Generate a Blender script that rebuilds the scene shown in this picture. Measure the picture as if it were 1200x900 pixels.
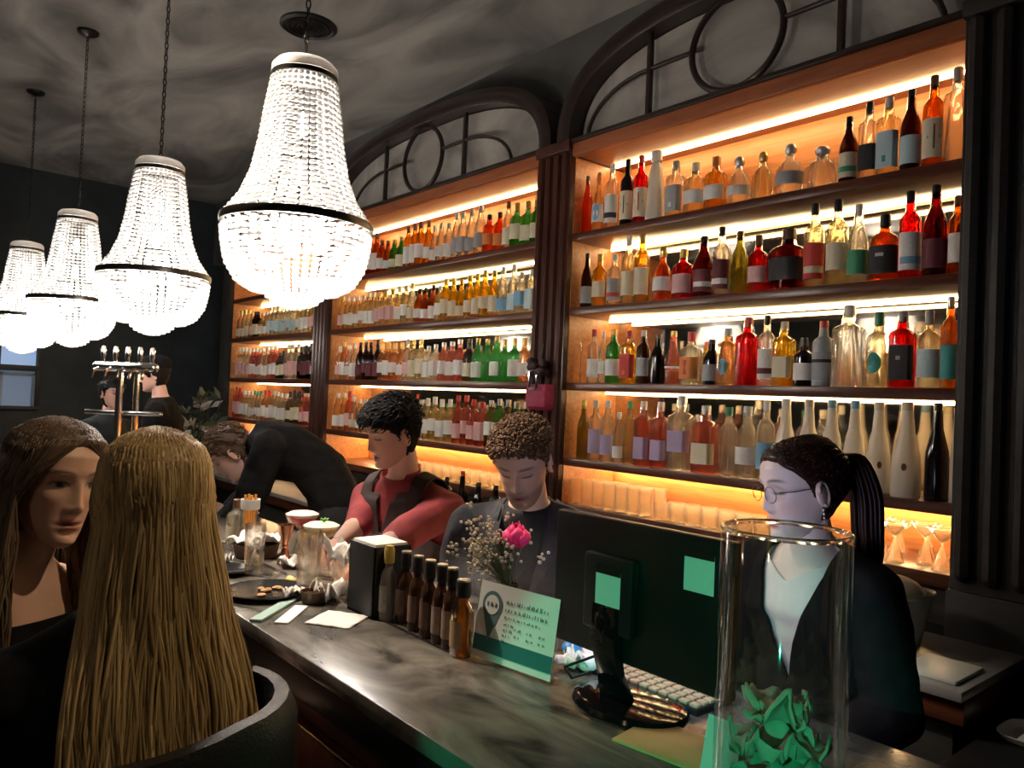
import bpy, bmesh, math, random
import numpy as np
from mathutils import Vector, Matrix, noise

for o in list(bpy.data.objects):
    bpy.data.objects.remove(o, do_unlink=True)
SC = bpy.context.scene
C = SC.collection
RND = random.Random(7)
R = math.radians
PI = math.pi

# ------------------------------------------------------------------ camera
EYE = Vector((0.0, 0.0, 1.65))
FPX = 900.0
def cam_basis(yaw, pitch, roll):
    f = Vector((math.sin(yaw)*math.cos(pitch), math.cos(yaw)*math.cos(pitch), math.sin(pitch)))
    r = Vector((math.cos(yaw), -math.sin(yaw), 0)); u = r.cross(f)
    return f, r*math.cos(roll)+u*math.sin(roll), u*math.cos(roll)-r*math.sin(roll)
CF, CR, CU = cam_basis(R(40.2537), R(1.2062), R(2.4309))
cam_d = bpy.data.cameras.new('camera'); cam = bpy.data.objects.new('camera', cam_d); C.objects.link(cam)
cam_d.sensor_width = 36; cam_d.lens = FPX/1200*36; cam_d.clip_start = 0.02
m = Matrix((CR, CU, -CF)).transposed().to_4x4(); m.translation = EYE
cam.matrix_world = m
SC.camera = cam
def ray(x, y): return CF + CR*((x-600)/FPX) - CU*((y-450)/FPX)
def at_x(x, y, X): d = ray(x, y); return EYE + d*(X/d.x)
def at_z(x, y, z): d = ray(x, y); return EYE + d*((z-EYE.z)/d.z)
def at_d(x, y, dep): return EYE + ray(x, y)*dep

# ------------------------------------------------------------------ world, exposure, large lights
W = bpy.data.worlds.new('world'); SC.world = W; W.use_nodes = True
W.node_tree.nodes['Background'].inputs[0].default_value = (0.55, 0.62, 0.7, 1)
W.node_tree.nodes['Background'].inputs[1].default_value = 0.010
SC.view_settings.view_transform = 'Standard'; SC.view_settings.look = 'None'
SC.view_settings.gamma = 1.0; SC.view_settings.use_curve_mapping = False
SC.view_settings.exposure = 1.1
CHANDELIER_W = 20.0
LED_STRENGTH = 18.0
GREEN_W = 140.0
SCREEN_STRENGTH = 2.6
FILL_W = 2.0
GUEST_W = 42.0
BAR_W = 200.0

# ------------------------------------------------------------------ materials
MATS = {}
def nt(name):
    mt = bpy.data.materials.new(name); mt.use_nodes = True
    b = mt.node_tree.nodes['Principled BSDF']
    return mt, mt.node_tree.nodes, mt.node_tree.links, b
def mat(name, col, rough=0.5, metal=0.0, var=0.0, scale=8.0, bump=0.0, bscale=60.0, spec=0.5, stretch=(1,1,1), coat=0.0, sheen=0.0):
    """plain procedural material: noise-varied colour + fine bump"""
    if name in MATS: return MATS[name]
    mt, n, l, b = nt(name)
    b.inputs['Roughness'].default_value = rough; b.inputs['Metallic'].default_value = metal
    b.inputs['Specular IOR Level'].default_value = spec
    b.inputs['Coat Weight'].default_value = coat
    if sheen: b.inputs['Sheen Weight'].default_value = sheen
    b.inputs['Base Color'].default_value = (*col, 1)
    tc = n.new('ShaderNodeTexCoord'); mp = n.new('ShaderNodeMapping'); mp.inputs['Scale'].default_value = stretch
    l.new(tc.outputs['Object'], mp.inputs[0])
    if var > 0:
        ns = n.new('ShaderNodeTexNoise'); ns.inputs['Scale'].default_value = scale; ns.inputs['Detail'].default_value = 5
        l.new(mp.outputs[0], ns.inputs['Vector'])
        rp = n.new('ShaderNodeValToRGB')
        lo = [max(0, c*(1-var)) for c in col]; hi = [min(1, c*(1+var)) for c in col]
        rp.color_ramp.elements[0].color = (*lo, 1); rp.color_ramp.elements[0].position = 0.3
        rp.color_ramp.elements[1].color = (*hi, 1); rp.color_ramp.elements[1].position = 0.7
        l.new(ns.outputs[0], rp.inputs[0]); l.new(rp.outputs[0], b.inputs['Base Color'])
    if bump > 0:
        nb = n.new('ShaderNodeTexNoise'); nb.inputs['Scale'].default_value = bscale; nb.inputs['Detail'].default_value = 3
        l.new(mp.outputs[0], nb.inputs['Vector'])
        bp = n.new('ShaderNodeBump'); bp.inputs['Strength'].default_value = bump; bp.inputs['Distance'].default_value = 0.01
        l.new(nb.outputs[0], bp.inputs['Height']); l.new(bp.outputs[0], b.inputs['Normal'])
    MATS[name] = mt; return mt
def wood(name, c0, c1, rough=0.35, axis=1, scale=3.0):
    if name in MATS: return MATS[name]
    mt, n, l, b = nt(name)
    tc = n.new('ShaderNodeTexCoord'); mp = n.new('ShaderNodeMapping')
    s = [14, 14, 14]; s[axis] = 1.0; mp.inputs['Scale'].default_value = s
    l.new(tc.outputs['Object'], mp.inputs[0])
    ns = n.new('ShaderNodeTexNoise'); ns.inputs['Scale'].default_value = scale; ns.inputs['Detail'].default_value = 6; ns.inputs['Distortion'].default_value = 0.6
    l.new(mp.outputs[0], ns.inputs['Vector'])
    rp = n.new('ShaderNodeValToRGB'); rp.color_ramp.elements[0].color = (*c0, 1); rp.color_ramp.elements[1].color = (*c1, 1)
    rp.color_ramp.elements[0].position = 0.3; rp.color_ramp.elements[1].position = 0.72
    l.new(ns.outputs[0], rp.inputs[0]); l.new(rp.outputs[0], b.inputs['Base Color'])
    bp = n.new('ShaderNodeBump'); bp.inputs['Strength'].default_value = 0.08; bp.inputs['Distance'].default_value = 0.004
    l.new(ns.outputs[0], bp.inputs['Height']); l.new(bp.outputs[0], b.inputs['Normal'])
    b.inputs['Roughness'].default_value = rough
    MATS[name] = mt; return mt
def emit(name, col, strength):
    if name in MATS: return MATS[name]
    mt, n, l, b = nt(name)
    b.inputs['Base Color'].default_value = (*col, 1)
    b.inputs['Emission Color'].default_value = (*col, 1); b.inputs['Emission Strength'].default_value = strength
    MATS[name] = mt; return mt
def glass(col, rough=0.02, clear=0.35, ior=1.4, haze=0.0):
    """tinted bottle / drinking glass: refraction with some straight-through light"""
    key = 'glass_%s_%.2f_%.2f_%.2f_%.2f' % ('_'.join('%.2f' % c for c in col), rough, clear, ior, haze)
    if key in MATS: return MATS[key]
    mt, n, l, b = nt(key)
    b.inputs['Base Color'].default_value = (*col, 1); b.inputs['Roughness'].default_value = rough
    b.inputs['Transmission Weight'].default_value = 1.0; b.inputs['IOR'].default_value = ior
    t = n.new('ShaderNodeBsdfTransparent'); t.inputs[0].default_value = (*[c**0.7 for c in col], 1)
    mx = n.new('ShaderNodeMixShader'); mx.inputs[0].default_value = clear
    l.new(b.outputs[0], mx.inputs[1]); l.new(t.outputs[0], mx.inputs[2])
    out = mx
    if haze:
        tr = n.new('ShaderNodeBsdfTranslucent'); tr.inputs[0].default_value = (*col, 1)
        out = n.new('ShaderNodeMixShader'); out.inputs[0].default_value = haze
        l.new(mx.outputs[0], out.inputs[1]); l.new(tr.outputs[0], out.inputs[2])
    l.new(out.outputs[0], n['Material Output'].inputs[0])
    MATS[key] = mt; return mt
def thin_glass(name, tint=(0.97, 0.98, 0.97), refl=0.30):
    """thin clear wall: transparent with facing-dependent reflection"""
    if name in MATS: return MATS[name]
    mt, n, l, b = nt(name)
    t = n.new('ShaderNodeBsdfTransparent'); t.inputs[0].default_value = (*tint, 1)
    g = n.new('ShaderNodeBsdfGlossy'); g.inputs['Roughness'].default_value = 0.04; g.inputs[0].default_value = (1, 1, 1, 1)
    lw = n.new('ShaderNodeLayerWeight'); lw.inputs[0].default_value = 0.35
    mu = n.new('ShaderNodeMath'); mu.operation = 'MULTIPLY_ADD'; mu.inputs[1].default_value = refl; mu.inputs[2].default_value = 0.035
    l.new(lw.outputs['Facing'], mu.inputs[0])
    mx = n.new('ShaderNodeMixShader'); l.new(mu.outputs[0], mx.inputs[0]); l.new(t.outputs[0], mx.inputs[1]); l.new(g.outputs[0], mx.inputs[2])
    l.new(mx.outputs[0], n['Material Output'].inputs[0])
    MATS[name] = mt; return mt
def translucent(name, col, tr=0.5, gloss=0.25):
    if name in MATS: return MATS[name]
    mt, n, l, b = nt(name)
    b.inputs['Base Color'].default_value = (*col, 1); b.inputs['Roughness'].default_value = 0.15
    t = n.new('ShaderNodeBsdfTranslucent'); t.inputs[0].default_value = (*col, 1)
    mx = n.new('ShaderNodeMixShader'); mx.inputs[0].default_value = tr
    l.new(b.outputs[0], mx.inputs[1]); l.new(t.outputs[0], mx.inputs[2])
    l.new(mx.outputs[0], n['Material Output'].inputs[0])
    MATS[name] = mt; return mt
def plaster(name, c0, c1, scale=1.1):
    mt, n, l, b = nt(name)
    tc = n.new('ShaderNodeTexCoord'); mp = n.new('ShaderNodeMapping'); mp.inputs['Scale'].default_value = (1.6, 0.7, 1); mp.inputs['Rotation'].default_value = (0, 0, 0.6)
    l.new(tc.outputs['Object'], mp.inputs[0])
    ns = n.new('ShaderNodeTexNoise'); ns.inputs['Scale'].default_value = scale; ns.inputs['Detail'].default_value = 7; ns.inputs['Distortion'].default_value = 1.2
    l.new(mp.outputs[0], ns.inputs['Vector'])
    rp = n.new('ShaderNodeValToRGB'); rp.color_ramp.elements[0].color = (*c0, 1); rp.color_ramp.elements[1].color = (*c1, 1)
    rp.color_ramp.elements[0].position = 0.35; rp.color_ramp.elements[1].position = 0.68
    l.new(ns.outputs[0], rp.inputs[0]); l.new(rp.outputs[0], b.inputs['Base Color'])
    b.inputs['Roughness'].default_value = 0.8
    MATS[name] = mt; return mt
def vcol(name, rough=0.5, sss=0.0):
    """colour from the vertex attribute Col (skin, lips, brows), with fine noise"""
    if name in MATS: return MATS[name]
    mt, n, l, b = nt(name)
    a = n.new('ShaderNodeAttribute'); a.attribute_name = 'Col'
    l.new(a.outputs['Color'], b.inputs['Base Color'])
    nb = n.new('ShaderNodeTexNoise'); nb.inputs['Scale'].default_value = 220
    bp = n.new('ShaderNodeBump'); bp.inputs['Strength'].default_value = 0.05; bp.inputs['Distance'].default_value = 0.003
    l.new(nb.outputs[0], bp.inputs['Height']); l.new(bp.outputs[0], b.inputs['Normal'])
    b.inputs['Roughness'].default_value = rough
    MATS[name] = mt; return mt

M_PLASTER = plaster('ceiling_plaster', (0.13, 0.125, 0.12), (0.42, 0.40, 0.37))  # cloudy colour mixes real smudges with painted-in chandelier shadow streaks
M_WALLDK = mat('dark_teal_paint', (0.020, 0.030, 0.034), 0.7, var=0.3, scale=3)
M_WALLBK = mat('wall_shade_plaster', (0.10, 0.10, 0.095), 0.85, var=0.4, scale=2)  # shade above the arches put into a darker wall colour
M_FLOOR = mat('floor_tiles_dark', (0.035, 0.03, 0.028), 0.4, var=0.4, scale=4)
M_MAHOG = wood('mahogany', (0.055, 0.016, 0.009), (0.15, 0.045, 0.022), 0.3)
M_MAHOGZ = wood('mahogany_upright', (0.035, 0.012, 0.009), (0.095, 0.032, 0.02), 0.3, axis=2)
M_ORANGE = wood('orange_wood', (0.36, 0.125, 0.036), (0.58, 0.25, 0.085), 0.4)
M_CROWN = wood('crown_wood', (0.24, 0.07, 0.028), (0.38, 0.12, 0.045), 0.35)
M_DARKW = wood('ebony_wood', (0.006, 0.005, 0.005), (0.016, 0.012, 0.010), 0.65)
M_ARCH = mat('arch_dark_wood', (0.028, 0.017, 0.014), 0.28, var=0.2)
M_BLACKW = mat('black_painted_wood', (0.008, 0.008, 0.009), 0.4, var=0.3)
M_LED = emit('led_warm', (1.0, 0.68, 0.32), LED_STRENGTH)
M_LED2 = emit('led_warm_ledge', (1.0, 0.68, 0.32), LED_STRENGTH*2.2)
M_BRASS = mat('brass', (0.75, 0.5, 0.22), 0.25, 1.0, var=0.1)
M_STEEL = mat('steel', (0.6, 0.6, 0.6), 0.22, 1.0, var=0.08)
M_CHROME = mat('chrome', (0.85, 0.86, 0.88), 0.12, 1.0)
M_BLACKP = mat('black_plastic', (0.010, 0.010, 0.011), 0.35, bump=0.02)
M_BLACKG = mat('black_gloss', (0.006, 0.006, 0.007), 0.08)
M_LEATHER = mat('black_leather', (0.012, 0.012, 0.013), 0.42, var=0.2, bump=0.15, bscale=180)
M_WHITEC = mat('white_napkin', (0.78, 0.74, 0.71), 0.9, bump=0.2, bscale=200, var=0.05)
M_PAPER = mat('paper_white', (0.82, 0.83, 0.8), 0.7, var=0.03)
M_CERAM = mat('black_ceramic', (0.018, 0.018, 0.02), 0.15)
M_MIRROR = None
def mirror():
    mt, n, l, b = nt('aged_mirror')
    b.inputs['Metallic'].default_value = 1; b.inputs['Roughness'].default_value = 0.06
    ns = n.new('ShaderNodeTexNoise'); ns.inputs['Scale'].default_value = 5
    rp = n.new('ShaderNodeValToRGB'); rp.color_ramp.elements[0].color = (0.42, 0.38, 0.33, 1); rp.color_ramp.elements[1].color = (0.62, 0.58, 0.52, 1)
    l.new(ns.outputs[0], rp.inputs[0]); l.new(rp.outputs[0], b.inputs['Base Color'])
    return mt
M_MIRROR = mirror()
M_TYMP = plaster('tympanum_plaster', (0.22, 0.205, 0.19), (0.48, 0.45, 0.41), 2.2)
def stone():
    mt, n, l, b = nt('counter_stone')
    tc = n.new('ShaderNodeTexCoord'); mp = n.new('ShaderNodeMapping'); mp.inputs['Rotation'].default_value = (0, 0, 0.5); mp.inputs['Scale'].default_value = (3.2, 1.4, 1)
    l.new(tc.outputs['Object'], mp.inputs[0])
    ns = n.new('ShaderNodeTexNoise'); ns.inputs['Scale'].default_value = 2.4; ns.inputs['Detail'].default_value = 8; ns.inputs['Distortion'].default_value = 1.6
    l.new(mp.outputs[0], ns.inputs['Vector'])
    rp = n.new('ShaderNodeValToRGB'); e = rp.color_ramp.elements
    e[0].color = (0.03, 0.027, 0.023, 1); e[0].position = 0.36; e[1].color = (0.24, 0.22, 0.19, 1); e[1].position = 0.72
    l.new(ns.outputs[0], rp.inputs[0]); l.new(rp.outputs[0], b.inputs['Base Color'])
    b.inputs['Roughness'].default_value = 0.22
    return mt
M_STONE = stone()

# ------------------------------------------------------------------ mesh helpers
class MB:
    def __init__(s): s.v = []; s.f = []
    def add(s, vs, fs):
        k = len(s.v); s.v += [tuple(p) for p in vs]; s.f += [tuple(i+k for i in f) for f in fs]; return s
    def box(s, x0, y0, z0, x1, y1, z1, rot=None, piv=None):
        vs = [Vector((x, y, z)) for z in (z0, z1) for y in (y0, y1) for x in (x0, x1)]
        if rot is not None:
            pv = Vector(piv) if piv is not None else Vector(((x0+x1)/2, (y0+y1)/2, (z0+z1)/2))
            vs = [pv + rot @ (q-pv) for q in vs]
        return s.add(vs, [(0,2,3,1),(4,5,7,6),(0,1,5,4),(2,6,7,3),(0,4,6,2),(1,3,7,5)])
    def loft(s, rings, caps=True, closed=False):
        n = len(rings[0]); vs = [p for r in rings for p in r]; fs = []
        L = len(rings)
        for i in range(L if closed else L-1):
            a = i*n; b = ((i+1) % L)*n
            for j in range(n):
                k = (j+1) % n; fs.append((a+j, a+k, b+k, b+j))
        if caps and not closed:
            fs.append(tuple(range(n-1, -1, -1))); fs.append(tuple((L-1)*n+j for j in range(n)))
        return s.add(vs, fs)
    def lathe(s, prof, n=20, c=(0,0,0), mtx=None, sup=2.0, sx=1.0, sy=1.0, ring=False):
        rings = []
        c = Vector(c)
        for r, z in prof:
            ring = []
            for j in range(n):
                a = 2*PI*(j+0.5)/n; ca, sa = math.cos(a), math.sin(a)
                if sup != 2.0:
                    k = (abs(ca)**sup+abs(sa)**sup)**(-1/sup)
                else: k = 1
                p = Vector((r*k*ca*sx, r*k*sa*sy, z))
                ring.append(c + (mtx @ p if mtx is not None else p))
            rings.append(ring)
        return s.loft(rings, caps=not ring, closed=ring)
    def tube(s, pts, rad, n=8, round_ends=False, closed=False):
        pts = [Vector(p) for p in pts]
        if not hasattr(rad, '__len__'): rad = [rad]*len(pts)
        rad = list(rad)
        if round_ends and not closed:
            d0 = (pts[0]-pts[1]).normalized(); d1 = (pts[-1]-pts[-2]).normalized()
            r0, r1 = rad[0], rad[-1]
            pre = [(pts[0]+d0*r0*math.sin(a), r0*math.cos(a)) for a in (1.45, 1.0, 0.5)]
            post = [(pts[-1]+d1*r1*math.sin(a), r1*math.cos(a)) for a in (0.5, 1.0, 1.45)]
            pts = [p for p, _ in pre]+pts+[p for p, _ in post]; rad = [q for _, q in pre]+rad+[q for _, q in post]
        rings = []; L = len(pts); up = None
        for i, p in enumerate(pts):
            if closed: t = (pts[(i+1) % L]-pts[i-1])
            else: t = pts[min(i+1, L-1)]-pts[max(i-1, 0)]
            if t.length < 1e-9: t = Vector((0, 0, 1))
            t.normalize()
            if up is None:
                up = Vector((0, 0, 1)) if abs(t.z) < 0.9 else Vector((1, 0, 0))
            a = t.cross(up)
            if a.length < 1e-6: a = t.orthogonal()
            a.normalize(); b = a.cross(t); up = b
            rings.append([p + a*(rad[i]*math.cos(2*PI*j/n)) + b*(rad[i]*math.sin(2*PI*j/n)) for j in range(n)])
        return s.loft(rings, closed=closed)
    def sphere(s, c, r, n=12, m=8, scale=(1,1,1), mtx=None):
        prof = [(r*math.sin(PI*i/m), -r*math.cos(PI*i/m)) for i in range(1, m)]
        c = Vector(c); rings = []
        for rr, z in prof:
            ring = []
            for j in range(n):
                a = 2*PI*j/n; p = Vector((rr*math.cos(a)*scale[0], rr*math.sin(a)*scale[1], z*scale[2]))
                ring.append(c+(mtx @ p if mtx is not None else p))
            rings.append(ring)
        return s.loft(rings)
    def mesh(s, name, smooth=True, bevel=0.0, angle=40, origin=None):
        me = bpy.data.meshes.new(name)
        vs = s.v if origin is None else [(a-origin[0], b-origin[1], c-origin[2]) for a, b, c in s.v]
        me.from_pydata(vs, [], s.f)
        bm = bmesh.new(); bm.from_mesh(me)
        bmesh.ops.recalc_face_normals(bm, faces=bm.faces)
        if bevel > 0:
            ed = [e for e in bm.edges if len(e.link_faces) == 2 and e.calc_face_angle(0) > R(35)]
            bmesh.ops.bevel(bm, geom=ed, offset=bevel, segments=2, affect='EDGES', profile=0.5, clamp_overlap=True)
        if smooth:
            for f in bm.faces: f.smooth = True
            for e in bm.edges:
                if len(e.link_faces) == 2 and e.calc_face_angle(0) > R(angle): e.smooth = False
        bm.to_mesh(me); bm.free(); me.update()
        return me
    def build(s, name, material, parent=None, smooth=True, bevel=0.0, angle=40, local=False):
        """vertices are in world coordinates unless local; the child keeps its parent's frame"""
        org = None
        if parent is not None and not local:
            org = WORLD(parent)
        me = s.mesh(name, smooth, bevel, angle, org)
        return link(name, me, material, parent)
def WORLD(o):
    p = Vector(o.location)
    while o.parent is not None:
        o = o.parent; p = p + Vector(o.location)
    return p
def link(name, me, material, parent=None):
    o = bpy.data.objects.new(name, me); C.objects.link(o)
    if material is not None:
        if len(me.materials) == 0: me.materials.append(material)
        else:
            o.material_slots[0].link = 'OBJECT'; o.material_slots[0].material = material
    if parent is not None: o.parent = parent
    return o
def tag(o, label, cat, group=None, kind=None):
    o['label'] = label; o['category'] = cat
    if group: o['group'] = group
    if kind: o['kind'] = kind
    return o
def struct(o, label=None, cat=None):
    o['kind'] = 'structure'
    if label: o['label'] = label
    if cat: o['category'] = cat
    return o
def thing(name, label, cat, loc=(0,0,0), group=None, rz=0.0):
    o = bpy.data.objects.new(name, None); C.objects.link(o); o.location = loc; o.rotation_euler = (0, 0, rz)
    o.empty_display_size = 0.05
    return tag(o, label, cat, group)
def origin_to_base(o):
    """move a single-mesh thing's origin to the middle of its base"""
    me = o.data; co = np.empty(len(me.vertices)*3); me.vertices.foreach_get('co', co); co = co.reshape(-1, 3)
    b = np.array([(co[:,0].min()+co[:,0].max())/2, (co[:,1].min()+co[:,1].max())/2, co[:,2].min()])
    me.vertices.foreach_set('co', (co-b).ravel()); me.update(); o.location = Vector(o.location)+Vector(b)
    return o
def single(mb, name, material, label, cat, group=None, **k):
    o = mb.build(name, material, None, **k); tag(o, label, cat, group); return origin_to_base(o)

# ------------------------------------------------------------------ heights and lines of the back bar
XS = 3.0                      # front of the shelves
XB = 3.42                     # back panel
Z1, Z2, Z3, Z4 = 2.597, 2.179, 1.761, 1.343
ZRAIL = 3.116; ZCR = 3.03; ZLEDGE = 1.09; ZTOP = 1.10; ZCEIL = 3.88
BAYS = [(1.05, 3.085), (3.355, 5.95), (6.20, 8.23)]
PILL = [(0.70, 1.05), (3.085, 3.355), (5.95, 6.20), (8.23, 8.45)]

# ------------------------------------------------------------------ room shell
struct(MB().box(-3.2, -3, -0.1, 3.6, 10, 0).build('floor', M_FLOOR, smooth=False), 'dark floor of the bar room', 'floor')
struct(MB().box(-3.2, -3, ZCEIL, 3.6, 10, ZCEIL+0.1).build('ceiling', M_PLASTER, smooth=False), 'grey mottled plaster ceiling, smudges and chandelier shadow streaks painted into its colour', 'ceiling')
wb = MB().box(3.46, -3, 0, 3.6, 10, 3.14).box(3.2, -3, 3.14, 3.6, 10, ZCEIL)
struct(wb.build('wall_back', M_WALLBK, smooth=False), 'plaster wall above the arched back bar, its shade painted dark', 'wall')
far = MB().box(-3.2, 9.5, 0, 1.05, 9.6, ZCEIL).box(1.45, 9.5, 0, 3.6, 9.6, ZCEIL).box(1.05, 9.5, 2.3, 1.45, 9.6, ZCEIL).box(1.05, 9.5, 0, 1.45, 9.6, 1.33)
struct(far.build('wall_far', M_WALLDK, smooth=False), 'dark teal wall at the end of the bar', 'wall')
struct(MB().box(-3.3, -3, 0, -3.2, 10, ZCEIL).build('wall_left', M_WALLDK, smooth=False), 'dark teal wall behind the bar guests', 'wall')
struct(MB().box(-3.2, -3.1, 0, 3.6, -3, ZCEIL).build('wall_front', M_WALLDK, smooth=False), 'dark teal wall facing the end of the bar', 'wall')
# window in the far wall: frame, sash bars, panes with evening light behind
wf = bpy.data.objects.new('window_1', None); C.objects.link(wf); wf.location = (1.25, 9.5, 1.33)
struct(wf, 'small sash window with blue evening light in the dark end wall', 'window')
fr = MB()
for (a, b_, c, d) in ((1.05, 1.33, 1.09, 2.3), (1.41, 1.33, 1.45, 2.3)): fr.box(a, 9.46, b_, c, 9.56, d)
fr.box(1.05, 9.455, 1.33, 1.45, 9.56, 1.37); fr.box(1.05, 9.455, 2.26, 1.45, 9.56, 2.3); fr.box(1.05, 9.45, 1.74, 1.45, 9.56, 1.80)
fr.build('window_frame', mat('window_frame_dark', (0.02, 0.024, 0.03), 0.5, var=0.2), wf, bevel=0.004)
for z0, z1, e in ((1.37, 1.74, 0.05), (1.80, 2.03, 0.30), (2.045, 2.26, 0.30)):
    MB().box(1.09, 9.53, z0, 1.41, 9.54, z1).build('pane', emit('evening_pane_%d' % int(e*100), (0.32, 0.48, 0.75), e), wf, smooth=False)
sb = MB(); sb.box(1.09, 9.49, 1.37, 1.12, 9.53, 1.72); sb.box(1.38, 9.49, 1.37, 1.41, 9.53, 1.72); sb.box(1.09, 9.49, 1.69, 1.41, 9.53, 1.72)
sb.build('sash', mat('sash_pale', (0.30, 0.38, 0.48), 0.5, var=0.1), wf, bevel=0.003)
# round ceiling vent
vent = thing('ceiling_vent', 'round dark louvred air vent set in the plaster ceiling', 'vent', (1.98, 4.40, ZCEIL))
MV = mat('vent_dark_metal', (0.03, 0.03, 0.03), 0.4, 0.6, var=0.2)
MB().lathe([(0.17, ZCEIL), (0.17, ZCEIL-0.012), (0.15, ZCEIL-0.022), (0.14, ZCEIL-0.012), (0.0005, ZCEIL-0.004)], 32, (1.98, 4.40, 0)).build('flange', MV, vent)
for k in range(4):
    r = 0.035+0.028*k
    MB().tube([(1.98+r*math.cos(2*PI*j/24), 4.40+r*math.sin(2*PI*j/24), ZCEIL-0.016) for j in range(24)], 0.006, 6, closed=True).build('louvre', MV, vent)

# ------------------------------------------------------------------ pillars
def pillar(y0, y1, label, mat_, x0=2.955):
    t = thing('pillar', label, 'pillar', ((x0+XB)/2, (y0+y1)/2, 0), 'pillars of the back bar')
    MB().box(x0+0.02, y0, 0, 3.46, y1, ZRAIL).build('shaft', mat_, t, bevel=0.004)
    n = 4; w = (y1-y0)
    for k in range(n):
        y = y0+w*(k+0.5)/n
        MB().tube([(x0+0.018, y, 1.12), (x0+0.018, y, ZRAIL-0.08)], w/n*0.36, 8, round_ends=True).build('reed', mat_, t)
    MB().box(x0, y0-0.005, 0, x0+0.06, y1+0.005, 1.06).build('plinth', mat_, t, bevel=0.006)
    MB().box(x0-0.005, y0-0.006, ZRAIL-0.055, x0+0.06, y1+0.006, ZRAIL+0.01).build('capital', mat_, t, bevel=0.008)
    return t
pillar(*PILL[0], 'near black fluted end pillar beside the bay behind the monitor', M_DARKW, 2.9)
pillar(*PILL[1], 'dark mahogany pillar carrying a small pink holder between two bays', M_MAHOGZ)
pillar(*PILL[2], 'dark mahogany pillar between the middle bay and the far bay', M_MAHOGZ)
pillar(*PILL[3], 'dark end pillar of the far bay beside the teal wall', M_DARKW)
# dark panelled wall between the end pillar and the room's front
struct(MB().box(2.95, -3, 0, 3.46, 0.70, 3.14).build('wall_right', M_BLACKW, smooth=False), 'black panelled wall beyond the end pillar', 'wall')

# ------------------------------------------------------------------ back-bar bays
BAYNAME = ['bay behind the monitor', 'middle bay', 'far bay']
def arch_pts(y0, y1, h, n=36, ex=2.6):
    yc = (y0+y1)/2; a = (y1-y0)/2; out = []
    for i in range(n+1):
        t = PI*i/n; c, s = math.cos(t), math.sin(t)
        out.append((yc + a*math.copysign(abs(c)**(2/ex), c), ZRAIL + h*abs(s)**(2/ex)))
    return out
def sweep_yz(mb, pts, x0, x1, w):
    """band of width w (outwards) and depth x0..x1 along a path in the YZ plane"""
    rings = []; L = len(pts)
    for i, (y, z) in enumerate(pts):
        a = pts[max(i-1, 0)]; b = pts[min(i+1, L-1)]
        ty, tz = b[0]-a[0], b[1]-a[1]; q = math.hypot(ty, tz) or 1; ny, nz = tz/q, -ty/q
        ch = 0.35*w
        rings.append([Vector((x0+0.02, y, z)), Vector((x0, y+ny*ch, z+nz*ch)), Vector((x0, y+ny*(w-ch), z+nz*(w-ch))), Vector((x0+0.02, y+ny*w, z+nz*w)), Vector((x1, y+ny*w, z+nz*w)), Vector((x1, y, z))])
    mb.loft(rings)
BAYOBJ = []
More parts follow.
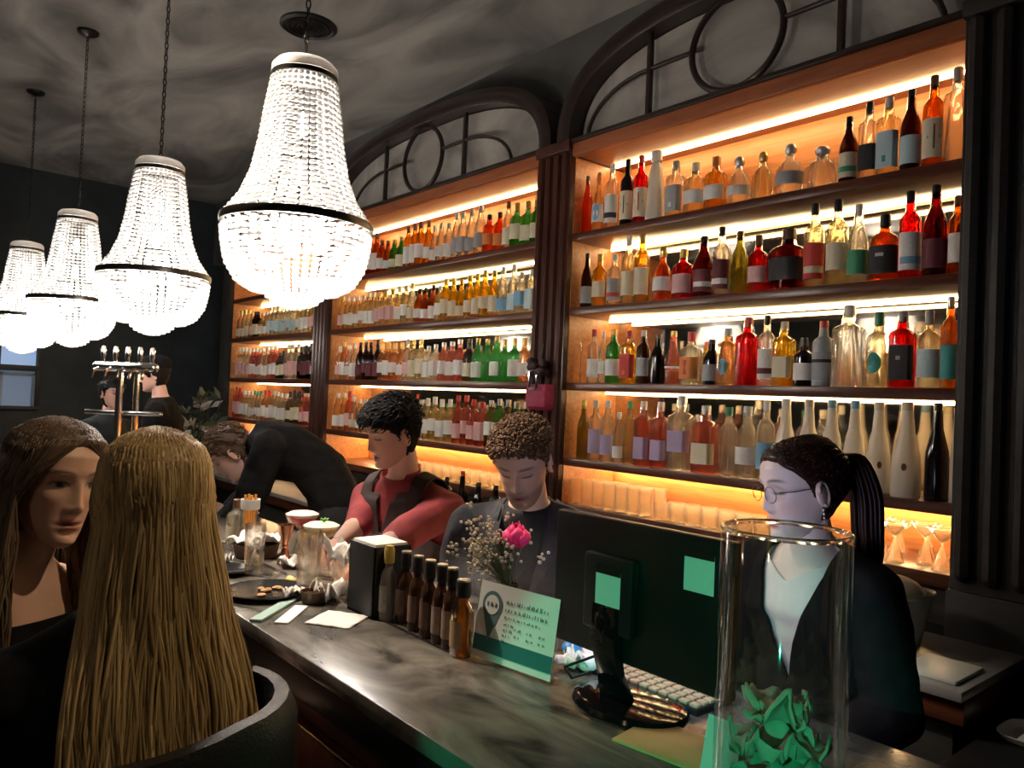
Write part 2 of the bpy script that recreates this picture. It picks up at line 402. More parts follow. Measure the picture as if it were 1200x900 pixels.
for bi, (y0, y1) in enumerate(BAYS):
    yc = (y0+y1)/2
    lab = ['lit mahogany shelving bay with arched top, behind the monitor and server',
           'widest lit mahogany shelving bay with arched top, between two reeded pillars',
           'lit wooden shelving bay at the far end beside the teal wall'][bi]
    t = thing('shelving_bay', lab, 'shelving', (XS, yc, 0), 'arched shelving bays of the back bar'); BAYOBJ.append(t); t['kind'] = 'structure'
    for k, z in enumerate((Z1, Z2, Z3, Z4)):
        MB().box(XS, y0+0.006, z-0.042, XB, y1-0.006, z).build('shelf', M_MAHOG, t, bevel=0.004)
    MB().box(XS-0.005, y0+0.002, ZLEDGE-0.05, XB, y1-0.002, ZLEDGE).build('ledge', M_MAHOG, t, bevel=0.004)
    # side linings
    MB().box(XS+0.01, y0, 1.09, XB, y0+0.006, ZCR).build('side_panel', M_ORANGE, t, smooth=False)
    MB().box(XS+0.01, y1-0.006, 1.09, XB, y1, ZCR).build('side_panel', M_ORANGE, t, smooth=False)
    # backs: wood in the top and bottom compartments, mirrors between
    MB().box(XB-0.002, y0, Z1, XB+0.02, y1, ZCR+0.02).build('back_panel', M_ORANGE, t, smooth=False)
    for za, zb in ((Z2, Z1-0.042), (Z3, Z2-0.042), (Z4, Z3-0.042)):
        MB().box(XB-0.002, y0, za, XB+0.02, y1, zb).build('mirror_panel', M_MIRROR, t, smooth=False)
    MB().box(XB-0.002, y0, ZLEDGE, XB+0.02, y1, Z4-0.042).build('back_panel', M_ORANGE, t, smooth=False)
    # crown board over the top compartment
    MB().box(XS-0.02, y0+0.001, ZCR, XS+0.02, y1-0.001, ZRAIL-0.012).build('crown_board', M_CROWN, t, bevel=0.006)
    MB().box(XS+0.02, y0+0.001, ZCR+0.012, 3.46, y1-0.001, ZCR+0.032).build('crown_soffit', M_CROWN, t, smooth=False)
    MB().box(XS-0.035, y0+0.001, ZRAIL-0.012, XS+0.06, y1-0.001, ZRAIL+0.012).build('rail', M_ARCH, t, bevel=0.005)
    # LED strips
    for z, x in ((ZCR+0.012, 3.29), (Z1-0.042, 3.30), (Z2-0.042, 3.31), (Z3-0.042, 3.30), (Z4-0.042, 3.36)):
        MB().box(x, y0+0.03, z-0.012, x+0.018, y1-0.03, z-0.001).build('led_strip', M_LED2 if z < 1.31 else M_LED, t, smooth=False)
    # arched head: frame, tracery, mirrored tympanum
    ap = arch_pts(y0-0.01, y1+0.01, 0.47)
    mb = MB(); sweep_yz(mb, ap, XS-0.06, 3.19, 0.10); mb.build('arch_frame', M_ARCH, t, angle=30)
    mb = MB(); pin = arch_pts(y0, y1, 0.465)
    vs = [Vector((3.06, y, z)) for y, z in pin]
    mb.add([(3.06, yc, ZRAIL)]+vs, [(0, i, i+1) for i in range(1, len(vs))]); mb.build('tympanum', M_TYMP, t, smooth=False)
    rc = 0.243
    cy = [2.053, 4.640, yc][bi]
    mb = MB(); mb.tube([(XS, cy+rc*math.cos(2*PI*j/48), ZRAIL+0.235+rc*0.93*math.sin(2*PI*j/48)) for j in range(48)], 0.016, 8, closed=True); mb.build('tracery_ring', M_ARCH, t)
    for s_ in (-1, 1):
        ym = cy+s_*0.505
        zt = ZRAIL+0.44
        MB().box(XS-0.014, ym-0.014, ZRAIL, XS+0.014, ym+0.014, zt).build('mullion', M_ARCH, t, bevel=0.004)
        e = (y1-0.10) if s_ > 0 else (y0+0.10)
        e = cy+s_*min(abs(e-cy), 1.0)
        pts = [(XS, cy+s_*rc*0.99, ZRAIL+0.255)]+[(XS, cy+s_*0.505+(e-cy-s_*0.505)*math.sin(q*PI/2), ZRAIL+0.255*math.cos(q*PI/2)) for q in [i/10 for i in range(11)]]
        MB().tube(pts, 0.012, 8).build('tracery_bar', M_ARCH, t)
    # base cabinet under the ledge
    MB().box(XS+0.03, y0+0.008, 0.90, XB, y1-0.008, ZLEDGE-0.05).build('back_board', M_DARKW, t, smooth=False)
    MB().box(2.9, y0+0.008, 0.0, XB, y1-0.008, 0.90).build('base_box', M_DARKW, t, smooth=False)

# worktop in front of the bays, with cabinet doors below
wt = thing('back_counter', 'long low back counter with pale steel top below the lit shelves', 'counter', (2.68, 4.5, 0))
MB().box(2.34, 0.80, 0.87, 2.893, 8.4, 0.90).build('worktop', mat('worktop_pale', (0.42, 0.42, 0.42), 0.35, 0.3, var=0.15, scale=6), wt, bevel=0.004)
MB().box(2.36, 0.80, 0.80, 2.89, 8.4, 0.868).build('edge_board', M_MAHOG, wt, bevel=0.004)
MB().box(2.42, 0.82, 0.0, 2.885, 8.38, 0.80).build('carcass', M_DARKW, wt, smooth=False)
for k in range(14):
    ya = 0.84+k*0.54
    d = MB().box(2.40, ya, 0.12, 2.42, ya+0.52, 0.78).build('cabinet_door', M_DARKW, wt, bevel=0.004)
    MB().tube([(2.39, ya+0.47, 0.5), (2.375, ya+0.47, 0.52), (2.375, ya+0.47, 0.62), (2.39, ya+0.47, 0.64)], 0.006, 6).build('handle', M_BRASS, d)

# ------------------------------------------------------------------ front bar counter
ct = thing('bar_counter', 'long bar counter with dark veined stone top and panelled wooden front', 'counter', (1.02, 3.2, 0))
YA, YB = -1.2, 7.6
MB().box(0.725, YA, ZTOP-0.035, 1.34, YB, ZTOP).build('stone_top', M_STONE, ct, bevel=0.006)
MB().box(0.735, YA, ZTOP-0.105, 1.30, YB, ZTOP-0.036).build('apron', M_BLACKW, ct, bevel=0.012)
MB().box(0.82, YA, 0.10, 1.28, YB, ZTOP-0.105).build('body', M_MAHOG, ct, smooth=False)
MB().box(0.84, YA, 0.0, 1.26, YB, 0.10).build('toe_kick', M_BLACKW, ct, smooth=False)
for k in range(11):
    ya = YA+0.06+k*0.8
    pn = MB().box(0.806, ya, 0.22, 0.82, ya+0.68, 0.88).build('front_panel', wood('counter_panel', (0.20, 0.055, 0.02), (0.34, 0.10, 0.04), 0.35, axis=2), ct, bevel=0.004)
    tr = MB()
    tr.box(0.797, ya-0.012, 0.88, 0.82, ya+0.692, 0.892); tr.box(0.797, ya-0.012, 0.208, 0.82, ya+0.692, 0.22)
    tr.box(0.797, ya-0.012, 0.22, 0.82, ya, 0.88); tr.box(0.797, ya+0.68, 0.22, 0.82, ya+0.692, 0.88)
    tr.build('brass_trim', M_BRASS, pn, bevel=0.002)
MB().box(0.99, 1.30, ZTOP-0.01, 1.002, 4.2, ZTOP+0.0006).build('steel_edging', M_STEEL, ct)
MB().tube([(0.70, YA, 0.18), (0.70, YB, 0.18)], 0.022, 12).build('foot_rail', M_BRASS, ct)
for k in range(6):
    y = YA+0.5+k*1.5
    MB().tube([(0.70, y, 0.18), (0.76, y, 0.16), (0.835, y, 0.16)], 0.012, 8).build('rail_bracket', M_BRASS, ct)
# bartenders' station shelf behind the counter
st = thing('speed_rail', 'steel work station with sink shelf behind the bar counter', 'work station', (1.42, 3.2, 0))
MB().box(1.345, 2.05, 0.78, 1.42, 6.5, 0.81).build('shelf', M_STEEL, st, bevel=0.004)
MB().box(1.345, 2.05, 0.55, 1.365, 6.5, 0.78).build('back_plate', M_STEEL, st, smooth=False)
for y in (2.1, 3.3, 4.9, 6.45):
    MB().tube([(1.40, y, 0), (1.40, y, 0.78)], 0.014, 8).build('leg', M_STEEL, st)

tl_ = MB().box(1.305, 1.35, ZTOP-0.075, 1.325, 3.1, ZTOP-0.062).build('fill_strip', emit('fill_led', (1.0, 0.82, 0.62), 10.0), None, smooth=False)  # added strip, out of sight, brightens the bartenders from below
tag(tl_, 'slim warm strip added as fill light under the inner counter edge', 'light strip'); origin_to_base(tl_)
# ------------------------------------------------------------------ chandeliers
M_BEAD = translucent('crystal_bead', (0.78, 0.77, 0.76), 0.30)
M_BEAD_LIT = translucent('crystal_bead_lit', (0.93, 0.92, 0.91), 0.5)  # same crystals as above, made paler to imitate lamp glare in the bowl
M_CAPW = translucent('chandelier_cap_white', (0.9, 0.88, 0.86), 0.3)
M_BAND = mat('chandelier_dark_band', (0.05, 0.045, 0.04), 0.3, 0.8, var=0.2)
M_BULB = emit('bulb', (1.0, 0.93, 0.85), 25)
up_prof = [(0.107, 0.505), (0.127, 0.38), (0.140, 0.276), (0.161, 0.17), (0.194, 0.085), (0.246, 0.012)]
dn_prof = [(0.250, -0.022), (0.246, -0.07), (0.231, -0.145), (0.195, -0.205), (0.14, -0.235)]
tip_prof = [(0.100, -0.245), (0.075, -0.268), (0.04, -0.284), (0.0, -0.29)]
def interp(prof, z):
    for (r0, z0), (r1, z1) in zip(prof, prof[1:]):
        if z0 >= z >= z1: return r0+(r1-r0)*(z0-z)/(z0-z1+1e-9)
    return prof[-1][0]
def bead_mesh(name, prof, rows, strands, bz):
    mb = MB(); zt, zb = prof[0][1], prof[-1][1]
    # even spacing along arc length
    pts = []; L = [0]
    N = 200
    for i in range(N+1):
        z = zt+(zb-zt)*i/N; pts.append((interp(prof, z), z))
        if i: L.append(L[-1]+math.hypot(pts[i][0]-pts[i-1][0], pts[i][1]-pts[i-1][1]))
    for rI in range(rows):
        s_ = L[-1]*(rI+0.5)/rows; i = next(k for k in range(N+1) if L[k] >= s_-1e-9); r, z = pts[i]
        n = strands if r > 0.06 else max(5, int(strands*r/0.06))
        off = 0.0
        w = PI*r/n*0.98
        for k in range(n):
            a = 2*PI*(k+off)/n
            c = Vector((r*math.cos(a), r*math.sin(a), z))
            mt = Matrix.Rotation(a, 3, 'Z')
            mb.sphere(c, 1.0, 6, 4, (min(0.008, w*1.2), w, bz), mt)
    return mb.mesh(name, smooth=True, angle=80)
ME_UP = bead_mesh('bead_curtain', up_prof, 25, 36, 0.0082)
ME_DN = bead_mesh('bead_bowl', dn_prof, 13, 44, 0.0092)
ME_TIP = bead_mesh('bead_tip', tip_prof, 5, 26, 0.009)
ME_RIM = MB().lathe([(0.248, 0.012), (0.258, 0.012), (0.260, 0.0), (0.258, -0.014), (0.248, -0.014)], 56, ring=True).mesh('rim_band')
ME_CAP = MB().lathe([(0.002, 0.570), (0.06, 0.566), (0.094, 0.556), (0.107, 0.543), (0.108, 0.522), (0.113, 0.520), (0.112, 0.545), (0.098, 0.562), (0.06, 0.572), (0.02, 0.575), (0.002, 0.576)], 40).mesh('cap')
ME_CBAND = MB().lathe([(0.100, 0.503), (0.112, 0.503), (0.113, 0.519), (0.100, 0.519)], 40, ring=True).mesh('cap_band')
ME_BULB = MB().lathe([(0.004, -0.03), (0.016, -0.02), (0.02, 0.0), (0.014, 0.03), (0.003, 0.055)], 12).mesh('bulb')
ch_lab = ['large crystal bead chandelier hanging nearest the bay behind the monitor, first of four',
          'second crystal bead chandelier along the bar, between the first and third',
          'third crystal bead chandelier along the bar, beside the last one',
          'last crystal bead chandelier of the row, nearest the window']
for k, (x, y, z) in enumerate([(1.13, 2.52, 2.225), (1.07, 4.0, 2.185), (1.0, 5.5, 2.16), (0.93, 6.95, 2.14)]):
    t = thing('chandelier', ch_lab[k], 'chandelier', (x, y, z), 'crystal chandeliers over the bar')
    t.rotation_euler.z = 0.3*k
    for nm, me, mm in (('bead_curtain', ME_UP, M_BEAD), ('bead_bowl', ME_DN, M_BEAD_LIT), ('bead_tip', ME_TIP, M_BEAD_LIT)):
        o = link(nm, me, mm, t); o['kind'] = 'stuff'
    link('rim_band', ME_RIM, M_BAND, t); link('cap', ME_CAP, M_CAPW, t); link('cap_band', ME_CBAND, M_BAND, t)
    for j in range(5):
        o = link('bulb', ME_BULB, M_BULB, t); a = 2*PI*j/5; o.location = (0.10*math.cos(a), 0.10*math.sin(a), -0.05)
    mb = MB(); Lc = ZCEIL-z-0.575; nl = int(Lc/0.03)
    for i in range(nl):
        zc = 0.59+i*Lc/nl; mt = Matrix.Rotation(PI/2*(i % 2), 3, 'Z')
        mb.tube([Vector((0, 0, zc))+mt @ Vector((0.008*math.cos(q*PI/4), 0, 0.019*math.sin(q*PI/4))) for q in range(8)], 0.0028, 5, closed=True)
    mb.build('chain', M_BAND, t, local=True)
    MB().lathe([(0.002, Lc+0.54), (0.03, Lc+0.545), (0.06, Lc+0.56), (0.065, Lc+0.575)], 24).build('ceiling_rose', M_BAND, t, local=True)
    ld = bpy.data.lights.new('chandelier_lamp', 'POINT'); ld.energy = CHANDELIER_W; ld.color = (1.0, 0.90, 0.80); ld.shadow_soft_size = 0.07
    lo = bpy.data.objects.new('chandelier_lamp', ld); C.objects.link(lo); lo.parent = t; lo.location = (0, 0, -0.04)
    for j in range(2):
        o = link('bulb', ME_BULB, M_BULB, t); o.location = (0, 0, 0.17+0.17*j)
    ld = bpy.data.lights.new('chandelier_upper_lamp', 'POINT'); ld.energy = CHANDELIER_W*0.05; ld.color = (1.0, 0.90, 0.80); ld.shadow_soft_size = 0.06
    lo = bpy.data.objects.new('chandelier_upper_lamp', ld); C.objects.link(lo); lo.parent = t; lo.location = (0, 0, 0.24)

# ------------------------------------------------------------------ bottles
# unit profiles: radius 1 at the widest, height 1; label patch and cap as parts of their own
BSHAPE = {
 'tall':  dict(p=[(0.86,0),(1,0.015),(1,0.64),(0.95,0.685),(0.70,0.73),(0.42,0.765),(0.36,0.80),(0.36,0.955)], lab=(0.10,0.52), cap=(0.87,1.0,0.40), sup=2.0, nm='straight'),
 'slope': dict(p=[(0.88,0),(1,0.015),(1,0.52),(0.94,0.59),(0.70,0.68),(0.45,0.76),(0.36,0.84),(0.36,0.955)], lab=(0.09,0.45), cap=(0.86,1.0,0.39), sup=2.0, nm='sloping'),
 'squat': dict(p=[(0.90,0),(1,0.03),(1,0.58),(0.95,0.65),(0.74,0.70),(0.42,0.735),(0.31,0.76),(0.31,0.90)], lab=(0.11,0.52), cap=(0.82,1.0,0.40), sup=2.6, nm='squat'),
 'square':dict(p=[(0.92,0),(1,0.015),(1,0.68),(0.94,0.72),(0.55,0.76),(0.37,0.78),(0.35,0.82),(0.35,0.93)], lab=(0.10,0.55), cap=(0.86,1.0,0.42), sup=5.0, nm='square'),
 'flask': dict(p=[(0.66,0),(0.86,0.02),(1.0,0.16),(1,0.34),(0.92,0.50),(0.66,0.62),(0.38,0.68),(0.30,0.73),(0.30,0.83)], lab=(0.16,0.46), cap=None, sup=2.0, nm='round'),
 'wine':  dict(p=[(0.90,0),(1,0.015),(1,0.42),(0.95,0.50),(0.70,0.62),(0.46,0.74),(0.34,0.86),(0.33,0.97)], lab=(0.08,0.30), cap=(0.80,1.0,0.37), sup=2.0, nm='champagne'),
 'taper': dict(p=[(0.95,0),(1,0.03),(1.0,0.22),(0.92,0.42),(0.72,0.60),(0.44,0.72),(0.33,0.80),(0.36,0.96)], lab=(0.30,0.34), cap=(0.90,1.0,0.40), sup=2.0, nm='tapered'),
 'obelisk':dict(p=[(0.96,0),(1,0.03),(0.88,0.30),(0.74,0.60),(0.62,0.76),(0.40,0.82),(0.40,0.86)], lab=(0.10,0.13), cap=(0.85,1.0,0.62), sup=4.0, nm='obelisk-shaped'),
}
for k, d in BSHAPE.items():
    d['body'] = MB().lathe(d['p'], 18, sup=d['sup']).mesh('glass', angle=50)
    if d['cap']:
        a, b, r = d['cap']
        d['capme'] = MB().lathe([(r*0.96, a), (r, a+0.01), (r, b-0.012), (r*0.85, b), (0.001, b)], 12).mesh('cap')
    else:
        d['capme'] = MB().lathe([(0.30, 0.80), (0.34, 0.815), (0.40, 0.86), (0.42, 0.91), (0.34, 0.97), (0.2, 1.0), (0.001, 1.0)], 14).mesh('cap')
    # label: patch curved round the side that faces the room (-X)
    la, lb = d['lab']; mb = MB(); vs = []; fs = []; n = 9
    pr = d['p']
    def rad(z):
        for (r0, z0), (r1, z1) in zip(pr, pr[1:]):
            if z0 <= z <= z1: return r0+(r1-r0)*(z-z0)/(z1-z0+1e-9)
        return pr[-1][0]
    for z in (la, (la+lb)/2, lb):
        for j in range(n):
            a = PI+R(-78+156*j/(n-1)); ca, sa = math.cos(a), math.sin(a)
            q = rad(z)+0.03; kk = (abs(ca)**d['sup']+abs(sa)**d['sup'])**(-1/d['sup']) if d['sup'] != 2.0 else 1
            vs.append((q*kk*ca, q*kk*sa, z))
    fs = [(r_*n+j, r_*n+j+1, (r_+1)*n+j+1, (r_+1)*n+j) for r_ in range(2) for j in range(n-1)]
    d['labme'] = mb.add(vs, fs).mesh('label')
    d['bandme'] = None
# a small round / diamond sticker and a band for labels with print
def sticker(kind):
    mb = MB(); n = 4 if kind == 'diamond' else 14; sc_ = 0.28 if kind == 'dot' else 1.0
    vs = [(-1.06, 0, 0.32)]+[(-1.06-0.0, 0.62*sc_*math.cos(2*PI*j/n), 0.32+0.14*sc_*math.sin(2*PI*j/n)) for j in range(n)]
    vs = [(-math.sqrt(max(0.2, 1.09-y*y)), y, z) for _, y, z in vs]
    return mb.add(vs, [(0, 1+j, 1+(j+1) % n) for j in range(n)]).mesh('sticker')
ST_DOT = sticker('dot'); ST_ROUND = sticker('round'); ST_DIAM = sticker('diamond')
def band_mesh(z0, z1):
    vs = []; n = 9
    for z in (z0, z1):
        for j in range(n):
            a = PI+R(-62+124*j/(n-1)); vs.append((1.055*math.cos(a), 1.055*math.sin(a), z))
    return MB().add(vs, [(j, j+1, n+j+1, n+j) for j in range(n-1)]).mesh('print_band')
BAND_LO = band_mesh(0.17, 0.25); BAND_HI = band_mesh(0.36, 0.41)
COL = {  # everyday colour name -> (rgb)
 'clear': (0.93, 0.92, 0.86), 'pale': (0.92, 0.84, 0.62), 'amber': (0.72, 0.30, 0.05), 'orange': (0.85, 0.25, 0.04), 'red': (0.75, 0.04, 0.03),
 'darkred': (0.28, 0.02, 0.015), 'brown': (0.16, 0.05, 0.015), 'black': (0.008, 0.007, 0.007), 'green': (0.22, 0.66, 0.24), 'olive': (0.52, 0.48, 0.14),
 'yellow': (0.90, 0.66, 0.10), 'pink': (0.85, 0.45, 0.38), 'peach': (0.92, 0.62, 0.36), 'frost': (0.90, 0.87, 0.80), 'grey': (0.55, 0.58, 0.60), 'gold': (0.82, 0.55, 0.15)}
LCOL = {'white': (0.78, 0.76, 0.72), 'cream': (0.72, 0.64, 0.46), 'blue': (0.20, 0.42, 0.60), 'paleblue': (0.50, 0.66, 0.70), 'black': (0.02, 0.02, 0.022), 'grey': (0.36, 0.37, 0.38),
 'red': (0.55, 0.05, 0.04), 'teal': (0.03, 0.26, 0.26), 'green': (0.06, 0.32, 0.16), 'pink': (0.72, 0.42, 0.40), 'violet': (0.42, 0.34, 0.52), 'maroon': (0.13, 0.02, 0.03),
 'orange': (0.70, 0.24, 0.06), 'gold': (0.70, 0.48, 0.16), 'silver': (0.6, 0.6, 0.6), 'brown': (0.16, 0.08, 0.04), 'yellow': (0.75, 0.58, 0.12)}
WORDS = {'darkred': 'garnet', 'paleblue': 'pale blue', 'frost': 'frosted', 'pale': 'straw'}
def gmat(c):
    if c == 'black': return mat('black_glass', COL['black'], 0.08)
    if c == 'frost': return translucent('frosted_glass', COL['frost'], 0.5)
    if c == 'grey': return translucent('grey_frosted_glass', COL['grey'], 0.4)
    return glass(COL[c], 0.015, 0.35, 1.42, 0.035)
def lmat(c): return mat('label_'+c, LCOL[c], 0.65, var=0.18, scale=30)
def cmat(c): return mat('cap_'+c, LCOL[c], 0.35, 0.6 if c in ('gold', 'silver') else 0.0, var=0.1)
ORD = ['first','second','third','fourth','fifth','sixth','seventh','eighth','ninth','tenth','eleventh','twelfth','thirteenth','fourteenth','fifteenth','sixteenth','seventeenth','eighteenth','nineteenth','twentieth',
 'twenty-first','twenty-second','twenty-third','twenty-fourth','twenty-fifth','twenty-sixth','twenty-seventh','twenty-eighth','twenty-ninth','thirtieth','thirty-first','thirty-second','thirty-third','thirty-fourth']
def bottle(x, y, z, w, h, shape, col, lab, cap, label, group, mark=None, yaw=0.0, name='bottle'):
    d = BSHAPE[shape]
    t = thing(name, label, 'bottle', (x, y, z), group, yaw); t.scale = (w/2, w/2, h)
    link('glass', d['body'], gmat(col), t)
    if cap: link('cap', d['capme'], cmat(cap), t)
    if lab:
        lo_ = link('label', d['labme'], lmat(lab), t); la_, lb_ = d['lab']
        if not mark:
            kz = RND.uniform(0.62, 1.0); lo_.scale.z = kz; lo_.location.z = la_*(1-kz)+RND.uniform(0, (lb_-la_)*(1-kz))
    if mark:
        kind, mc = mark
        o = link('print', {'dot': ST_DOT, 'round': ST_ROUND, 'diamond': ST_DIAM, 'low': BAND_LO, 'high': BAND_HI}[kind], lmat(mc), t)
    return t
SHELFW = {Z1: 'top shelf', Z2: 'second shelf', Z3: 'third shelf', Z4: 'fourth shelf'}
def blabel(col, shape, lab, k, z, bay):
    w = '%s %s bottle' % (WORDS.get(col, col), BSHAPE[shape]['nm'])
    if lab: w += ' with %s label' % WORDS.get(lab, lab)
    return w + ', %s from the %s, %s, %s' % (ORD[k], PNAME[bay], SHELFW[z], BSHORT[bay])
PNAME = ['pink-hung pillar', 'pink-hung pillar', 'mahogany pillar']
BSHORT = ['monitor bay', 'middle bay', 'far bay']
# the bay behind the monitor: x of the base, y of the top, width in the photograph, shape, glass, label, cap, mark
S1 = [(688,207,13,'slope','orange',None,'brown',None),(703,202,15,'flask','pale','white','orange',('round','blue')),(719,179,16,'tall','clear','white','white',('low','black')),
 (737,177,16,'tall','black','cream','black',('diamond','black')),(753,171,17,'tall','red','cream','red',('diamond','red')),(771,161,21,'obelisk','frost',None,'white',None),
 (793,189,20,'square','clear','grey','grey',('low','white')),(816,191,25,'squat','pale','white','cream',None),(840,184,25,'squat','gold','white','orange',None),(867,184,28,'flask','clear','white','silver',None),
 (895,178,26,'flask','pale',None,'gold',None),(927,169,33,'flask','clear','grey','silver',None),(963,171,42,'flask','clear',None,'silver',None),(996,137,21,'slope','brown','cream','black',('low','green')),
 (1020,120,22,'square','clear','black','black',None),(1043,114,25,'square','pale','paleblue','white',('low','teal')),(1069,105,24,'slope','brown','paleblue','black',None),(1096,89,28,'tall','amber','cream','brown',('diamond','brown')),(1124,67,28,'square','clear',None,'silver',None)]
S2 = [(689,297,14,'slope','brown','grey','black',None),(704,298,17,'tall','yellow','cream','gold',None),(721,298,17,'tall','clear','grey','white',('low','red')),(738,276,16,'tall','pale','cream','white',None),
 (754,273,18,'tall','gold','cream','gold',None),(778,289,23,'flask','orange','white','gold',None),(802,292,24,'squat','red','pink','gold',None),(826,277,24,'slope','darkred','maroon','black',('low','white')),
 (847,266,20,'tall','clear','maroon','black',('low','white')),(868,271,21,'slope','olive',None,'brown',None),(890,276,22,'squat','red','pink','brown',None),(924,268,42,'squat','darkred','black','brown',None),
 (956,238,23,'tall','pale','red','black',('low','cream')),(983,234,25,'tall','pale','cream','black',None),(1007,240,23,'slope','clear','green','white',None),(1038,252,35,'squat','orange','black','black',('high','silver')),
 (1068,224,27,'tall','red','white','black',('low','blue')),(1098,217,31,'slope','darkred','maroon','black',None),(1123,229,22,'tall','amber','white','brown',None)]
S3 = [(669,380,12,'tall','olive',None,'red',None),(683,382,15,'tall','clear','pink','red',None),(697,386,15,'tall','clear','white','red',None),(708,388,11,'slope','clear','white','white',None),(720,386,18,'tall','green','white','gold',None),
 (738,388,18,'square','yellow','red','red',('low','orange')),(755,387,16,'tall','brown','grey','white',None),(772,392,18,'slope','black',None,'brown',None),(790,388,19,'taper','pink','white','gold',None),(811,389,24,'squat','clear','orange','red',('round','red')),
 (835,398,20,'slope','black','grey','black',('diamond','grey')),(854,385,22,'square','peach',None,'paleblue',('round','blue')),(878,372,24,'square','red',None,'red',None),(900,370,20,'tall','clear','white','black',('low','maroon')),
 (920,377,22,'square','yellow','cream','cream',None),(943,396,22,'squat','black','white','black',None),(966,376,25,'tall','grey','grey','red',('high','black')),(996,358,31,'square','clear',None,'white',None),
 (1031,366,31,'squat','pale',None,'green',('round','teal')),(1059,365,29,'square','red','black','grey',('high','grey')),(1090,364,30,'squat','pale','paleblue','grey',None),(1115,348,25,'tall','amber','teal','silver',None)]
S4 = [(685,469,15,'slope','olive',None,'yellow',None),(699,469,16,'tall','clear','violet','white',None),(713,469,16,'tall','clear','violet','white',None),(726,483,14,'slope','clear','white','white',None),(739,470,15,'tall','pale',None,'green',None),
 (755,470,18,'square','pink','violet','white',None),(775,471,19,'square','pink','violet','white',None),(800,463,27,'square','clear','violet','silver',None),(828,475,27,'square','pink','cream','silver',None),
 (855,477,22,'tall','clear',None,'green',None),(877,476,27,'slope','clear','white','white',None),(899,470,22,'tall','clear','blue','white',None),(922,464,26,'taper','frost',None,'white',None),(949,464,26,'taper','frost',None,'cream',None),
 (976,464,28,'taper','frost',None,'blue',None),(1003,464,29,'taper','frost',None,'blue',None),(1031,471,29,'taper','frost',None,'cream',('dot','brown')),(1064,470,33,'taper','frost',None,'cream',('dot','brown')),
 (1100,471,32,'wine','black',None,'black',None),(1121,478,14,'taper','frost',None,'white',None)]
for z, lst in ((Z1, S1), (Z2, S2), (Z3, S3), (Z4, S4)):
    xb = XS+0.075; pos = []
    for (px, py, w, shp, col, lab, cap, mark) in lst:
        q = at_x(px, py, xb); dep = (q-EYE).dot(CF); wd = w*dep/FPX
        pos.append([min(max(q.y, 1.062+wd/2), 3.073-wd/2), wd, max(min(q.z-z, 0.365), 0.12)])
    for a_, b_ in zip(pos, pos[1:]):                       # neighbours keep clear of one another
        gap = abs(a_[0]-b_[0])-0.003; need = (a_[1]+b_[1])/2
        if need > gap: a_[1] *= gap/need; b_[1] *= gap/need
    for k, ((px, py, w, shp, col, lab, cap, mark), (yb, wd, h)) in enumerate(zip(lst, pos)):
        bottle(max(xb, XS+0.008+wd/2), yb, z, wd, h, shp, col, lab, cap, blabel(col, shp, lab, k, z, 0), 'bottles in the bay behind the monitor', mark, RND.uniform(0.0, 0.06) if shp in ('square', 'squat') else RND.uniform(0.2, 0.6))
# middle and far bays: rows of assorted bottles, one row along the front of each shelf and a looser one behind
PAL = {  # shelf -> list of (glass, label, cap)
 Z1: [('clear','white','silver'),('pale','cream','gold'),('amber','white','brown'),('clear','grey','silver'),('orange','orange','black'),('clear','cream','brown'),('green','cream','gold'),('pale','pink','white'),('gold','white','brown')],
 Z2: [('amber','white','black'),('clear','white','white'),('pale','pink','gold'),('pale','white','silver'),('brown','cream','black'),('gold','white','gold'),('clear','paleblue','silver'),('clear','cream','gold')],
 Z3: [('brown','maroon','black'),('pink','white','silver'),('clear','white','silver'),('peach','white','gold'),('brown','cream','black'),('amber','white','black'),('clear','pink','white'),('pale','cream','gold'),('clear','grey','black')],
 Z4: [('clear','white','green'),('clear','paleblue','silver'),('pale','white','white'),('pink','pink','red'),('clear','cream','silver'),('olive','cream','black'),('clear','white','white'),('peach','white','red'),('brown','cream','gold')]}
rb = random.Random(21)
def row(bay, z, y0, y1, wmin, wmax, forced=()):
    y = y1-0.02; k = 0; out = []
    # count from the named pillar
    seq = []
    while True:
        w = rb.uniform(wmin, wmax)
        if y-w < y0+0.015: break
        seq.append((y-w/2, w)); y -= w+rb.uniform(0.003, 0.012)
    if bay == 1: seq = seq[::-1]
    prev = None; run = 0
    for k, (yy, w) in enumerate(seq):
        if run <= 0: prev = rb.choice(PAL[z]); run = rb.randint(1, 4); shp = rb.choice(['tall', 'slope', 'square', 'squat', 'tall', 'slope']); hh = rb.uniform(0.25, 0.33)
        run -= 1
        col, lab, cap = prev
        if bay == 1 and z == Z3 and 4.0 > yy and yy > 3.62: col, lab, cap = ('green', None, 'gold') if k % 2 else ('green', 'white', 'gold')
        if bay == 1 and z == Z4 and 3.9 > yy: col, lab, cap = ('green' if k % 2 else 'olive', 'white', 'silver')
        if bay == 1 and z == Z2 and 3.8 > yy: col, lab, cap = ('clear', 'blue' if k % 2 else 'paleblue', 'silver')
        if bay == 1 and z == Z2 and 4.4 > yy >= 3.8: col, lab, cap = ('yellow', 'cream', 'gold')
        bottle(XS+0.07+rb.uniform(0, 0.015), yy, z, w*0.96, hh+rb.uniform(-0.01, 0.01), shp, col, lab, cap, blabel(col, shp, lab, k, z, bay), 'bottles in the %s' % BSHORT[bay], None, 0.0 if shp == 'square' else rb.uniform(0.2, 0.8))
for z in (Z1, Z2, Z3, Z4):
    row(1, z, *BAYS[1], 0.072, 0.092)
for z in (Z2, Z3, Z4):
    row(2, z, *BAYS[2], 0.078, 0.10)

